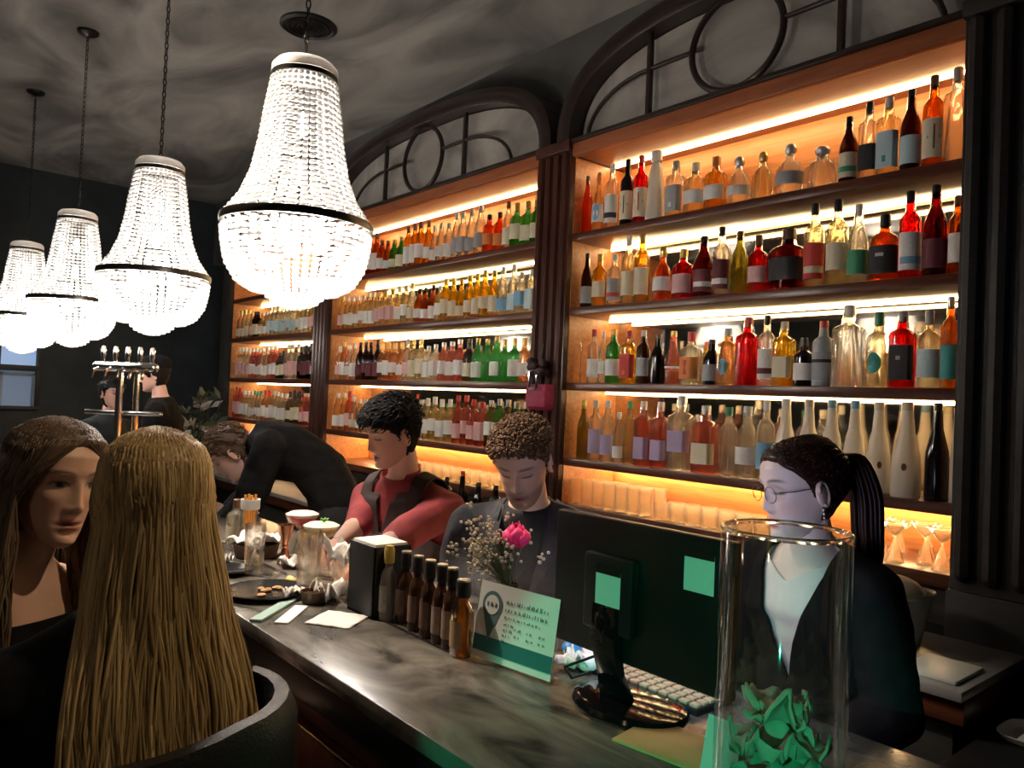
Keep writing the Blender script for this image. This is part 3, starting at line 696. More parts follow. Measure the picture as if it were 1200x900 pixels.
# ------------------------------------------------------------------ glassware on the ledges
M_TG = glass((0.97, 0.96, 0.92), 0.01, 0.55, 1.3)
M_TGL = glass((0.97, 0.94, 0.86), 0.02, 0.35, 1.3, haze=0.12)
def tumbler_mesh(r, h, wall=0.003):
    return MB().lathe([(r*0.86, 0), (r*0.9, 0.004), (r, h), (r-wall, h), (r*0.86-wall, 0.012), (0.001, 0.010)], 18).mesh('tumbler')
ME_HI = tumbler_mesh(0.034, 0.14); ME_LO = tumbler_mesh(0.041, 0.085)
coupe_prof = [(0.034, 0), (0.034, 0.003), (0.006, 0.008), (0.004, 0.02), (0.004, 0.085), (0.014, 0.095), (0.040, 0.110), (0.050, 0.135), (0.0485, 0.135), (0.038, 0.113), (0.012, 0.099), (0.001, 0.097)]
ME_COUPE = MB().lathe(coupe_prof, 20).mesh('coupe')
mart_prof = [(0.036, 0), (0.036, 0.003), (0.006, 0.008), (0.004, 0.02), (0.004, 0.095), (0.008, 0.10), (0.054, 0.155), (0.0525, 0.155), (0.006, 0.104), (0.001, 0.103)]
ME_MART = MB().lathe(mart_prof, 20).mesh('martini_glass')
def glassware(me, name, cat, x, y, z, label, group, mt=M_TGL):
    o = link(name, me, mt); o.location = (x, y, z); o.rotation_euler.z = rb.uniform(0, 6); return tag(o, label, cat, group)
k = 0
for rw, x in enumerate((XS+0.06, XS+0.15)):
    for j in range(7):
        glassware(ME_HI, 'highball_glass', 'glass', x, 3.02-0.082*j-0.02*rw, ZLEDGE, 'clear highball glass on the %s row of the ledge, %s from the pink-hung pillar' % (('front', 'back')[rw], ORD[j]), 'highball glasses on the glowing ledge')
    for j in range(9):
        glassware(ME_LO, 'tumbler', 'glass', x, 2.42-0.093*j-0.02*rw, ZLEDGE, 'clear low tumbler on the %s row of the ledge, %s after the highball glasses' % (('front', 'back')[rw], ORD[j]), 'tumblers on the glowing ledge')
for j in range(4):
    glassware(ME_MART, 'martini_glass', 'glass', XS+0.07+0.07*(j % 2), 1.13+0.085*j, ZLEDGE, 'clear martini glass on the ledge, %s from the black end pillar' % ORD[j], 'stemmed glasses on the ledge')
for j in range(3):
    glassware(ME_COUPE, 'coupe_glass', 'glass', XS+0.28, 1.15+0.11*j, ZLEDGE, 'clear coupe behind the martini glasses, %s from the black end pillar' % ORD[j], 'stemmed glasses on the ledge')
for rw, x in enumerate((XS+0.06, XS+0.15)):
    for j in range(16):
        glassware(ME_LO, 'tumbler', 'glass', x, 3.42+0.105*j+0.02*rw, ZLEDGE, 'low tumbler, %s row on the middle bay ledge, %s from the pink-hung pillar' % (('front', 'back')[rw], ORD[j]), 'tumblers on the middle bay ledge')
for j in range(8):
    glassware(ME_LO, 'tumbler', 'glass', XS+0.06, 6.40+0.2*j, ZLEDGE, 'low tumbler on the far bay ledge, %s from the mahogany pillar' % ORD[j], 'tumblers on the far bay ledge')

# ------------------------------------------------------------------ people
def smooth01(a, b, x):
    t = np.clip((x-a)/(b-a), 0, 1); return t*t*(3-2*t)
HZ = np.array([-0.116,-0.110,-0.100,-0.082,-0.060,-0.035,-0.010,0.015,0.040,0.065,0.088,0.106,0.116,0.120])
HF = np.array([ 0.060, 0.076, 0.084, 0.085, 0.083, 0.084, 0.084,0.087,0.090,0.086,0.070,0.044,0.018,-0.005])
HB = np.array([ 0.035, 0.010,-0.015,-0.040,-0.058,-0.074,-0.086,-0.095,-0.099,-0.096,-0.083,-0.060,-0.035,-0.012])
HW = np.array([ 0.010, 0.022, 0.036, 0.048, 0.056, 0.061, 0.067,0.0715,0.0745,0.0745,0.066,0.046,0.022,0.003])
def head_grid(nc=112, nr=84, female=False, nose=1.0, jaw=1.0):
    z = np.linspace(-0.116, 0.120, nr); z = -0.116+0.236*(0.5-0.5*np.cos(np.pi*(np.arange(nr)/(nr-1))))*0.5+0.5*(z+0.116)
    t = np.linspace(-np.pi, np.pi, nc, endpoint=False); ph = t-0.45*np.sin(t)          # ph = 0 looks forward
    Zg, P = np.meshgrid(z, ph, indexing='ij')
    f = np.interp(Zg, HZ, HF); b = np.interp(Zg, HZ, HB); w = np.interp(Zg, HZ, HW)
    if female: w = w*(1-0.07*smooth01(-0.02, -0.10, Zg))
    w = w*(1+(jaw-1)*smooth01(-0.02, -0.09, Zg))
    cy = (f+b)/2; sy = (f-b)/2; ex = 2.3
    c, s = np.cos(P), np.sin(P); k = (np.abs(c)**ex+np.abs(s)**ex)**(-1/ex)
    X = w*k*s; Y = cy+sy*k*c
    front = smooth01(0.15, 0.6, c)
    g = lambda x0, z0, sx, sz: np.exp(-((X-x0)/sx)**2-((Zg-z0)/sz)**2)
    d = np.zeros_like(X)
    # nose bridge to tip and wings
    ridge = np.interp(Zg, [-0.046,-0.038,-0.030,-0.012,0.012,0.026], [0,0.013,0.0235,0.016,0.008,0.001])*nose
    wid = np.interp(Zg, [-0.04,-0.028,0.0,0.02], [0.013,0.0115,0.0085,0.010])
    d += ridge*np.exp(-(X/wid)**2)
    for sgn in (-1, 1):
        d += 0.006*g(sgn*0.0125, -0.034, 0.006, 0.006)
        d += -0.0125*g(sgn*0.031, 0.010, 0.017, 0.012)          # eye socket
        d += 0.0065*g(sgn*0.031, 0.008, 0.012, 0.0075)          # lid over the eyeball
        d += 0.0045*g(sgn*0.030, 0.031, 0.022, 0.008)           # brow
        d += 0.005*g(sgn*0.046, -0.018, 0.018, 0.016)           # cheekbone
    d += 0.0065*g(0, -0.059, 0.019, 0.0045)+0.007*g(0, -0.071, 0.017, 0.0055)-0.006*g(0, -0.0645, 0.021, 0.0022)
    d += -0.004*g(0, -0.082, 0.02, 0.006)+0.006*g(0, -0.099, 0.018, 0.012)
    Y = Y+d*front
    V = np.stack([X, Y, Zg], -1)
    return V, P, Zg
def grid_faces(nr, nc, base=0):
    fs = []
    for i in range(nr-1):
        for j in range(nc):
            k = (j+1) % nc; fs.append((base+i*nc+j, base+i*nc+k, base+(i+1)*nc+k, base+(i+1)*nc+j))
    fs.append(tuple(base+j for j in range(nc-1, -1, -1))); fs.append(tuple(base+(nr-1)*nc+j for j in range(nc)))
    return fs
def face_colours(V, P, Z, skin, lips, brow, stubble=0.0, eyes='open', brow_h=0.032):
    skin = np.array(skin); C_ = np.ones(V.shape)*skin
    X = V[..., 0]; fr = np.cos(P) > 0.15
    def mix(mask, col):
        nonlocal C_
        mask = np.clip(mask*fr, 0, 1)[..., None]; C_ = C_*(1-mask)+np.array(col)*mask
    blush = np.exp(-((np.abs(X)-0.042)/0.02)**2-((Z+0.025)/0.02)**2); mix(0.35*blush, skin*np.array([1.1, 0.75, 0.7]))
    if stubble:
        mk = smooth01(-0.035, -0.062, Z-0.25*np.maximum(np.abs(X)-0.03, 0))*np.ones_like(X); mk = np.maximum(mk, np.exp(-(X/0.024)**2-((Z+0.048)/0.006)**2))
        mix(stubble*mk, brow)
    lip = np.maximum(np.exp(-((X/0.023)**4)-((Z+0.059)/0.0052)**4), np.exp(-((X/0.020)**4)-((Z+0.071)/0.0062)**4)); mix(0.9*lip, lips)
    mix(0.9*np.exp(-((X/0.022)**4)-((Z+0.0645)/0.0022)**2), np.array(lips)*0.25)
    ax = np.abs(X)
    bz = brow_h+0.004-9.0*(ax-0.034)**2
    mix(0.9*np.exp(-((ax-0.032)/0.021)**6-((Z-bz)/0.0034)**2), brow)
    if eyes == 'open':
        mix(np.exp(-((ax-0.031)/0.0145)**6-((Z-0.010)/0.0058)**6), (0.55, 0.52, 0.50))
        mix(np.exp(-((ax-0.0305)/0.0062)**6-((Z-0.010)/0.0062)**6), (0.02, 0.014, 0.01))
        mix(np.exp(-((ax-0.031)/0.0175)**8-((Z-0.0165+3*(ax-0.031)**2*8)/0.0022)**2), (0.015, 0.01, 0.01))
    else:
        mix(0.5*np.exp(-((ax-0.031)/0.016)**4-((Z-0.012)/0.008)**4), skin*0.62)
        mix(np.exp(-((ax-0.031)/0.0165)**8-((Z-0.0035-10*(ax-0.031)**2)/0.0024)**2), (0.02, 0.012, 0.01))
    for sg in (-1, 1):
        mix(0.85*np.exp(-((X-sg*0.0075)/0.0045)**2-((Z+0.0415)/0.003)**2), skin*0.25)
    return C_
def hair_mask(P, Z, front=0.078, temple=0.035, nape=-0.075, jag=0.0):
    a = np.abs(P); line = np.interp(a, [0, 0.5, 0.95, 1.25, 1.5, 1.75, 2.0, np.pi], [front, front-0.004, temple+0.015, temple-0.01, -0.015, -0.01, nape, nape])
    line = line+jag*np.sin(9*P)*np.sin(23*P+1)
    return smooth01(-0.006, 0.008, Z-line)
def rot_to(face, pitch=0.0, roll=0.0):
    """head frame: local +Y along the horizontal direction face, pitched down by pitch, rolled"""
    f = Vector((face[0], face[1], 0)).normalized(); r = Vector((f.y, -f.x, 0)); u = Vector((0, 0, 1))
    M = Matrix((r, f, u)).transposed()
    return M @ Matrix.Rotation(-pitch, 3, 'X') @ Matrix.Rotation(roll, 3, 'Y')
def capsule_mesh(parts, voxel, smooth=6, name='tmp'):
    """parts: list of MB-filling callables already in world coordinates -> voxel remeshed single surface"""
    me = parts.mesh(name, smooth=False); o = bpy.data.objects.new(name, me); C.objects.link(o)
    md = o.modifiers.new('r', 'REMESH'); md.mode = 'VOXEL'; md.voxel_size = voxel
    ms = o.modifiers.new('s', 'SMOOTH'); ms.factor = 0.5; ms.iterations = smooth
    dg = bpy.context.evaluated_depsgraph_get(); ev = o.evaluated_get(dg); m2 = bpy.data.meshes.new_from_object(ev)
    v = np.empty(len(m2.vertices)*3); m2.vertices.foreach_get('co', v)
    fs = [tuple(p.vertices) for p in m2.polygons]
    bpy.data.objects.remove(o, do_unlink=True)
    return v.reshape(-1, 3), fs
def torso_rings(J, inf=0.0, width=1.0, n=24, top=True, low=True):
    """J: pelvis, waist, chest, shoulder line and neck centres with side vectors"""
    rings = []
    for c, side, fwd, w, d in J:
        rings.append([c + side*((w*width+inf)*math.copysign(abs(math.cos(a))**0.85, math.cos(a))) + fwd*((d+inf)*math.copysign(abs(math.sin(a))**0.9, math.sin(a))) for a in [2*PI*j/n for j in range(n)]])
    return rings
class Pose: pass
def make_pose(pel, face, lean=0.0, side_lean=0.0, torso=0.53, sh_face=None, width=1.0, female=False):
    """skeleton from the pelvis up; lean bends forwards along face"""
    p = Pose(); p.face = Vector((face[0], face[1], 0)).normalized(); p.pel = Vector(pel); p.female = female
    f0 = p.face; s0 = Vector((f0.y, -f0.x, 0)); up = Vector((0, 0, 1))
    f1 = Vector((sh_face[0], sh_face[1], 0)).normalized() if sh_face else f0; s1 = Vector((f1.y, -f1.x, 0))
    d = (up*math.cos(lean)+f0*math.sin(lean)+s0*math.tan(side_lean)).normalized()
    dm = (up*math.cos(lean*0.5)+f0*math.sin(lean*0.5)+s0*math.tan(side_lean)*0.6).normalized()
    p.waist = p.pel+dm*(torso*0.34); p.chest = p.waist+d*(torso*0.34); p.shl = p.chest+d*(torso*0.22); p.neck = p.shl+d*(torso*0.12)
    p.d = d; fwd = (s1.cross(d))*-1.0
    if fwd.dot(f1) < 0: fwd = -fwd
    p.side = s1; p.fwd = fwd
    w = width
    if female: dims = [(0.165, 0.115), (0.125, 0.092), (0.145, 0.116), (0.112, 0.078), (0.050, 0.050)]
    else: dims = [(0.165, 0.115), (0.150, 0.105), (0.175, 0.120), (0.130, 0.085), (0.060, 0.060)]
    p.J = [(p.pel-Vector((0, 0, 0.10)), s0, f0, dims[0][0]*0.8*w, dims[0][1]*0.85), (p.pel, s0, f0, dims[0][0]*w, dims[0][1]), (p.waist, (s0+s1).normalized(), (f0+fwd).normalized(), dims[1][0]*w, dims[1][1]),
           (p.chest, s1, fwd, dims[2][0]*w, dims[2][1]), (p.shl, s1, fwd, dims[3][0]*w, dims[3][1]), (p.neck, s1, fwd, dims[4][0], dims[4][1])]
    sw = (0.165 if female else 0.19)*w
    p.shR = p.shl+s1*(sw*0.95)-d*0.045; p.shL = p.shl-s1*(sw*0.95)-d*0.045
    return p
def limb(mb, pts, rad, inf=0.0): mb.tube(pts, [r+inf for r in rad], 12, round_ends=True)
def hand(mb, wrist, elbow, curl=0.6, thumb_side=1, palm_up=None, size=1.0):
    d = (Vector(wrist)-Vector(elbow)).normalized()
    nrm = Vector(palm_up) if palm_up is not None else Vector((0, 0, -1))
    nrm = (nrm-d*nrm.dot(d)).normalized(); sd = d.cross(nrm)*thumb_side
    w = Vector(wrist)
    # palm as a flattened loft
    rings = []
    for t, hw, ht in ((0.0, 0.024, 0.017), (0.03, 0.034, 0.016), (0.065, 0.041, 0.014), (0.088, 0.040, 0.011)):
        c = w+d*(t*size); rings.append([c+sd*(hw*size*math.cos(a))+nrm*(ht*size*math.sin(a)) for a in [2*PI*j/12 for j in range(12)]])
    mb.loft(rings)
    for k, (off, L) in enumerate(((0.030, 0.068), (0.010, 0.077), (-0.010, 0.072), (-0.029, 0.056))):
        p = w+d*(0.083*size)+sd*(off*size); a = 0.25; pts = [p]; dirn = d
        for seg in (0.45, 0.32, 0.23):
            a += curl*0.55; dirn = d*math.cos(a)+nrm*math.sin(a); p = p+dirn*(L*seg*size); pts.append(p)
        mb.tube(pts, [0.0088*size, 0.0086*size, 0.0078*size, 0.0066*size], 8, round_ends=True)
    p = w+d*(0.028*size)+sd*(0.030*size); q = p+(d*0.55+sd*0.65+nrm*0.45).normalized()*(0.036*size); e = q+(d*0.85+sd*0.1+nrm*0.55).normalized()*(0.030*size)
    mb.tube([w+d*(0.02*size)+sd*(0.016*size), p, q, e], [0.014*size, 0.0125*size, 0.0105*size, 0.008*size], 8, round_ends=True)
def person(label, p, head_c, head_face, pitch=0.0, roll=0.0, skin=(0.55, 0.33, 0.24), lips=(0.42, 0.13, 0.11), brow=(0.05, 0.03, 0.02), stubble=0.0, eyes='down',
           arms=None, legs='stand', head_scale=1.0, hscale=(1, 1, 1), nose=1.0, voxel=0.009, detail=1.0, jaw=1.0, group=None, knees=None, hands=True, ears=True):
    """builds the one-surface body; returns the person object and helpers for hair and clothes"""
    mb = MB(); mb.loft(torso_rings(p.J))
    s0 = Vector((p.face.y, -p.face.x, 0))
    hc = Vector(head_c); HM = rot_to(head_face, pitch, roll)
    nk_top = hc+HM @ Vector((0, -0.020, -0.085))
    limb(mb, [p.neck-p.d*0.05, nk_top], [0.062 if not p.female else 0.052, 0.052 if not p.female else 0.045])
    R_ = arms or {}
    lims = []
    for sgn, sh, key in ((1, p.shR, 'R'), (-1, p.shL, 'L')):
        el, wr = R_[key]; el = Vector(el); wr = Vector(wr); g = 0.86 if p.female else 1.0
        limb(mb, [p.shl+(sh-p.shl)*0.35+p.d*0.01, sh], [0.05*g, 0.05*g]); limb(mb, [sh, sh.lerp(el, 0.5), el], [0.056*g, 0.049*g, 0.041*g]); limb(mb, [el, el.lerp(wr, 0.35), wr], [0.042*g, 0.042*g, 0.027*g]); lims.append((sh, el, wr, sgn))
    hipz = p.pel-Vector((0, 0, 0.06)); p.legpts = []
    for sgn in (1, -1):
        hip = hipz+s0*(0.09*sgn)
        if legs == 'stand':
            kn = Vector((hip.x, hip.y, 0.50))+p.face*0.03+s0*(0.02*sgn); an = Vector((hip.x, hip.y, 0.085))+s0*(0.03*sgn); toe = an+p.face*0.15-Vector((0, 0, 0.04))
        else:
            kn = hip+p.face*0.40+s0*(0.05*sgn)-Vector((0, 0, 0.02)); an = kn+p.face*0.02-Vector((0, 0, 0.42)); toe = an+p.face*0.15-Vector((0, 0, 0.05))
            if knees: kn, an, toe = [Vector(q) for q in knees[0 if sgn > 0 else 1]]
        limb(mb, [hip, hip.lerp(kn, 0.5), kn], [0.088, 0.075, 0.055]); limb(mb, [kn, kn.lerp(an, 0.3), an], [0.054, 0.056, 0.036]); limb(mb, [an-p.face*0.04-Vector((0, 0, 0.035)), toe], [0.04, 0.032])
        p.legpts.append((hip, kn, an, toe))
    V, F = capsule_mesh(mb, voxel)
    cols = np.ones((len(V), 3))*np.array(skin)
    nr, nc = int(84*detail), int(112*detail)
    HV, P, Zg = head_grid(nc, nr, p.female, nose, jaw)
    hcol = face_colours(HV, P, Zg, skin, lips, brow, stubble, eyes).reshape(-1, 3)
    sc = np.array(hscale)*head_scale
    mat3 = np.array(HM)
    to_w = lambda L: (np.asarray(L).reshape(-1, 3)*sc) @ mat3.T+np.array(hc)
    F = list(F); base = len(V); V = np.vstack([V, to_w(HV)]); F += grid_faces(nr, nc, base); cols = np.vstack([cols, hcol])
    ex = MB()
    if ears:
        for sgn in (-1, 1):
            e = MB(); e.sphere((0, 0, 0), 1, 12, 8, (0.008, 0.019, 0.031)); e.tube([(sgn*0.006, 0.019*math.cos(a)*0.9-0.001, 0.029*math.sin(a)) for a in [0.3+i*0.5 for i in range(11)]], 0.0042, 6)
            rt = Matrix.Rotation(sgn*-0.42, 3, 'Z') @ Matrix.Rotation(-0.2, 3, 'X')
            vs = [rt @ Vector(q)+Vector((sgn*0.0745, -0.008, -0.004)) for q in e.v]
            k = len(ex.v); ex.v += [tuple(q) for q in to_w([tuple(q) for q in vs])]; ex.f += [tuple(i+k for i in f) for f in e.f]
    if hands:
        for (sh, el, wr, sgn) in lims: hand(ex, wr, el, 0.7, sgn, size=0.9 if p.female else 1.0)
    base = len(V)
    if ex.v:
        V = np.vstack([V, np.array(ex.v)]); F += [tuple(i+base for i in f) for f in ex.f]; cols = np.vstack([cols, np.ones((len(ex.v), 3))*np.array(skin)*np.array([1.03, 0.95, 0.92])])
    loc = np.array([p.pel.x, p.pel.y, 0.0]); V = V-loc
    me = bpy.data.meshes.new('person'); me.from_pydata(V.tolist(), [], F)
    at = me.color_attributes.new('Col', 'FLOAT_COLOR', 'POINT'); at.data.foreach_set('color', np.hstack([cols, np.ones((len(cols), 1))]).astype(np.float32).ravel())
    me.polygons.foreach_set('use_smooth', [True]*len(me.polygons)); me.update()
    o = link('person', me, vcol('skin', 0.45)); o.location = loc.tolist(); tag(o, label, 'person', group)
    p.o = o; p.hc = hc; p.HM = HM; p.sc = sc; p.grid = (HV, P, Zg, nr, nc); p.to_w = to_w; p.lims = lims
    return p
def cloth(p, name, material, inf=0.016, sleeves=None, torso=(0, 5), legs=False, cut=None, voxel=0.009, wrinkle=0.004, yoke=False):
    """garment over the body: torso shell (+ sleeves to a fraction of the arm), opened where cut(local) is true"""
    mb = MB()
    if torso:
        J = p.J[torso[0]:torso[1]+1]
        mb.loft(torso_rings(J, inf))
        if yoke:
            for (sh, el, wr, sgn) in p.lims: limb(mb, [p.shl+(sh-p.shl)*0.2+p.d*0.012, p.shl+(sh-p.shl)*0.85], [0.055, 0.054], inf)
    if sleeves is not None:
        for (sh, el, wr, sgn) in p.lims:
            g = 0.86 if p.female else 1.0
            limb(mb, [p.shl+(sh-p.shl)*0.35+p.d*0.01, sh], [0.05*g, 0.05*g], inf); limb(mb, [sh, sh.lerp(el, 0.5), el], [0.057*g, 0.052*g, 0.047*g], inf)
            if sleeves > 1:
                e2 = el.lerp(wr, min(1, sleeves-1)); limb(mb, [el, el.lerp(e2, 0.4), e2], [0.046*g, 0.044*g, 0.034*g], inf)
    if legs:
        mb.loft(torso_rings(p.J[0:2], inf))
        for hip, kn, an, toe in p.legpts:
            limb(mb, [hip, hip.lerp(kn, 0.5), kn], [0.092, 0.08, 0.062], inf); limb(mb, [kn, kn.lerp(an, 0.5), an], [0.060, 0.056, 0.05], inf)
    V, F = capsule_mesh(mb, voxel)
    V = np.array(V)
    if wrinkle:
        ctr = V.mean(0); dirs = V-ctr; 
        for i in range(len(V)):
            q = Vector(V[i])
            V[i] += np.array(p.fwd)*0+np.array(noise.noise_vector(q*16))*wrinkle+np.array(noise.noise_vector(Vector((q.x*7, q.y*7, q.z*28))))*wrinkle*0.7
    if cut is not None:
        c0 = np.array(p.shl); L = V-c0
        sv = cut(L @ np.array(p.side), L @ np.array(p.fwd), L @ np.array(p.d))      # positive = cut away
        VL = V.tolist(); cutv = {}; NF = []
        def edge(i, j):
            k = (min(i, j), max(i, j))
            if k not in cutv:
                t_ = sv[i]/(sv[i]-sv[j]); cutv[k] = len(VL); VL.append((V[i]+(V[j]-V[i])*t_).tolist())
            return cutv[k]
        for f in F:
            ins = [sv[i] <= 0 for i in f]
            if all(ins): NF.append(f)
            elif any(ins):
                g = []
                for a_, i in enumerate(f):
                    j = f[(a_+1) % len(f)]
                    if sv[i] <= 0: g.append(i)
                    if (sv[i] <= 0) != (sv[j] <= 0): g.append(edge(i, j))
                if len(g) >= 3: NF.append(tuple(g))
        used = sorted({i for f in NF for i in f}); mp = {a_: b_ for b_, a_ in enumerate(used)}; V = np.array([VL[i] for i in used]); F = [tuple(mp[i] for i in f) for f in NF]
    loc = np.array(p.o.location)
    me = bpy.data.meshes.new(name); me.from_pydata((V-loc).tolist(), [], F); me.polygons.foreach_set('use_smooth', [True]*len(me.polygons)); me.update()
    o = link(name, me, material, p.o)
    if cut is not None:
        sd = o.modifiers.new('thick', 'SOLIDIFY'); sd.thickness = 0.006; sd.offset = -1
    return o
def hair_mat(name, c0, c1, rough=0.4):
    if name in MATS: return MATS[name]
    mt, n, l, b = nt(name)
    a = n.new('ShaderNodeAttribute'); a.attribute_name = 'Col'
    rp = n.new('ShaderNodeValToRGB'); rp.color_ramp.elements[0].color = (*c0, 1); rp.color_ramp.elements[1].color = (*c1, 1)
    l.new(a.outputs['Fac'], rp.inputs[0]); l.new(rp.outputs[0], b.inputs['Base Color']); b.inputs['Roughness'].default_value = rough; b.inputs['Specular IOR Level'].default_value = 0.25
    MATS[name] = mt; return mt
def build_hair(p, name, material, V, F, shade):
    loc = np.array(p.o.location)
    me = bpy.data.meshes.new(name); me.from_pydata((np.asarray(V)-loc).tolist(), [], F)
    s = np.asarray(shade); at = me.color_attributes.new('Col', 'FLOAT_COLOR', 'POINT'); at.data.foreach_set('color', np.stack([s, s, s, np.ones_like(s)], 1).astype(np.float32).ravel())
    me.polygons.foreach_set('use_smooth', [True]*len(me.polygons)); me.update()
    o = link(name, me, material, p.o); return o
def scalp(p, thick, mask, lump=0.0, freq=40):
    HV, P, Zg, nr, nc = p.grid
    c = np.array([0, -0.008, 0.02]); N = HV-c; N = N/np.linalg.norm(N, axis=-1, keepdims=True)
    th = thick(P, Zg) if callable(thick) else thick
    lum = np.array([[noise.noise(Vector(HV[i, j])*freq) for j in range(nc)] for i in range(nr)])*lump if lump else 0
    off = (th+lum)*mask-0.006*(1-mask)
    return HV+N*off[..., None], N
def short_hair(p, material, thick=0.018, lump=0.006, tufts=700, tl=0.035, comb=(0, 1, -0.2), front=0.078, temple=0.035, nape=-0.07, seed=1, tr=0.0035, rnd_amt=0.6, topthick=None):
    HV, P, Zg, nr, nc = p.grid; mask = hair_mask(P, Zg, front, temple, nape, 0.005)
    tt = (lambda P_, Z_: thick+(topthick-thick)*smooth01(0.02, 0.08, Z_)) if topthick else thick
    S, N = scalp(p, tt, mask, lump)
    V = p.to_w(S).tolist(); F = grid_faces(nr, nc); sh = [0.35+0.3*noise.noise(Vector(q)*60) for q in V]
    rr = random.Random(seed); idx = np.argwhere(mask > 0.9); cb = Vector(comb)
    w = np.cos(np.linspace(-1.3, 1.3, 2)).tolist()
    for _ in range(tufts):
        i, j = idx[rr.randrange(len(idx))]
        q = Vector(S[i, j]); n_ = Vector(N[i, j])
        tn = (cb-n_*cb.dot(n_)); 
        if tn.length > 1e-4: tn.normalize()
        dirn = (tn*0.9+n_*0.35+Vector((rr.uniform(-1, 1), rr.uniform(-1, 1), rr.uniform(-1, 1)))*rnd_amt).normalized()
        L = tl*rr.uniform(0.6, 1.2)*(1.0 if q.z > 0.045 else 0.4); pts = [q-n_*0.004, q+dirn*L*0.4+n_*0.004, q+dirn*L*0.75+n_*0.002, q+dirn*L-n_*0.004]
        m2 = MB(); m2.tube(pts, [tr, tr*1.2, tr*0.9, tr*0.2], 5)
        b = len(V); V += p.to_w([tuple(x) for x in m2.v]).tolist(); F += [tuple(k+b for k in f) for f in m2.f]; s_ = rr.uniform(0.1, 1); sh += [s_]*len(m2.v)
    return build_hair(p, 'hair', material, np.array(V), F, sh)
def catmull(P, n):
    P = [P[0]*2-P[1]]+P+[P[-1]*2-P[-2]]; out = []
    for i in range(1, len(P)-2):
        for k in range(n):
            t = k/n; a, b, c, d = P[i-1], P[i], P[i+1], P[i+2]
            out.append(0.5*((2*b)+(c-a)*t+(2*a-5*b+4*c-d)*t*t+(3*b-a-3*c+d)*t**3))
    out.append(P[-2]); return out
def long_hair(p, material, path, locks=420, seed=3, r0=0.006, front=0.080, temple=0.05, thick=0.012, nape=-0.09, seg=5, sides=5, wave=0.004):
    """locks follow path(root_local, angle, rnd) -> list of local control points"""
    HV, P, Zg, nr, nc = p.grid; mask = hair_mask(P, Zg, front, temple, nape)
    S, N = scalp(p, thick, mask, 0.002, 60)
    V = p.to_w(S).tolist(); F = grid_faces(nr, nc); sh = [0.4]*len(V)
    rr = random.Random(seed); idx = np.argwhere(mask > 0.7)
    for _ in range(locks):
        i, j = idx[rr.randrange(len(idx))]
        ctrl = path(Vector(S[i, j]), P[i, j], rr)
        pts = catmull([Vector(q) for q in ctrl], seg); L = len(pts)
        ph = rr.uniform(0, 6); ax = Vector((rr.uniform(-1, 1), rr.uniform(-1, 1), 0))
        pts = [q+ax*(wave*math.sin(ph+k*0.7)*min(1, k/4)) for k, q in enumerate(pts)]
        r_ = r0*rr.uniform(0.7, 1.25)
        rads = [r_*(0.75+0.25*min(1, k/3))*(1 if k < L-3 else (L-k)/3.2) for k in range(L)]
        m2 = MB(); m2.tube(pts, rads, sides)
        b = len(V); V += p.to_w([tuple(x) for x in m2.v]).tolist(); F += [tuple(k+b for k in f) for f in m2.f]; s_ = min(1, max(0, 0.5+1.1*noise.noise(Vector((pts[-1].x*28, P[i, j]*2, 3.1)))+rr.uniform(-0.3, 0.3))); sh += [s_]*len(m2.v)
    return build_hair(p, 'hair', material, np.array(V), F, sh)
def face_dir(px, py, toward, right):
    """horizontal facing: mix of towards-the-viewer and picture-right directions at that pixel (both world vectors)"""
    d = ray(px, py); t = Vector((-d.x, -d.y, 0)).normalized(); r = Vector((CR.x, CR.y, 0)).normalized()
    v = t*toward+r*right; return (v.x, v.y)
M_BLKCLOTH = mat('black_cloth', (0.008, 0.008, 0.009), 0.9, spec=0.15, var=0.3, scale=20, bump=0.1, bscale=300)
M_TROUS = mat('dark_trousers', (0.012, 0.012, 0.014), 0.85, var=0.3, scale=20)
M_RED = mat('wine_red_shirt', (0.30, 0.035, 0.04), 0.8, var=0.2, scale=25, bump=0.1, bscale=300)
M_VEST = mat('brown_vest', (0.040, 0.022, 0.020), 0.8, var=0.25, scale=30, bump=0.1, bscale=300)
M_SUIT = mat('charcoal_suit', (0.040, 0.038, 0.048), 0.8, var=0.25, scale=40, bump=0.1, bscale=300)
M_SUITDK = mat('dark_suit', (0.016, 0.016, 0.020), 0.8, var=0.25, scale=40)
M_WTOP = mat('white_top', (0.72, 0.72, 0.70), 0.85, var=0.06, scale=30, bump=0.1, bscale=250)
M_SHOE = mat('black_shoe', (0.01, 0.01, 0.01), 0.3)
H_BLACK = hair_mat('black_hair', (0.004, 0.003, 0.003), (0.016, 0.011, 0.009), 0.6)
H_BROWN = hair_mat('brown_hair', (0.08, 0.042, 0.022), (0.25, 0.14, 0.075), 0.65)
H_SANDY = hair_mat('sandy_hair', (0.06, 0.035, 0.022), (0.17, 0.10, 0.06), 0.45)
H_BLOND = hair_mat('blonde_hair', (0.26, 0.17, 0.07), (0.66, 0.48, 0.24), 0.38)
H_BRUN = hair_mat('light_brown_hair', (0.06, 0.038, 0.024), (0.24, 0.165, 0.11), 0.4)
H_AUB = hair_mat('dark_auburn_hair', (0.010, 0.004, 0.003), (0.045, 0.014, 0.009), 0.35)

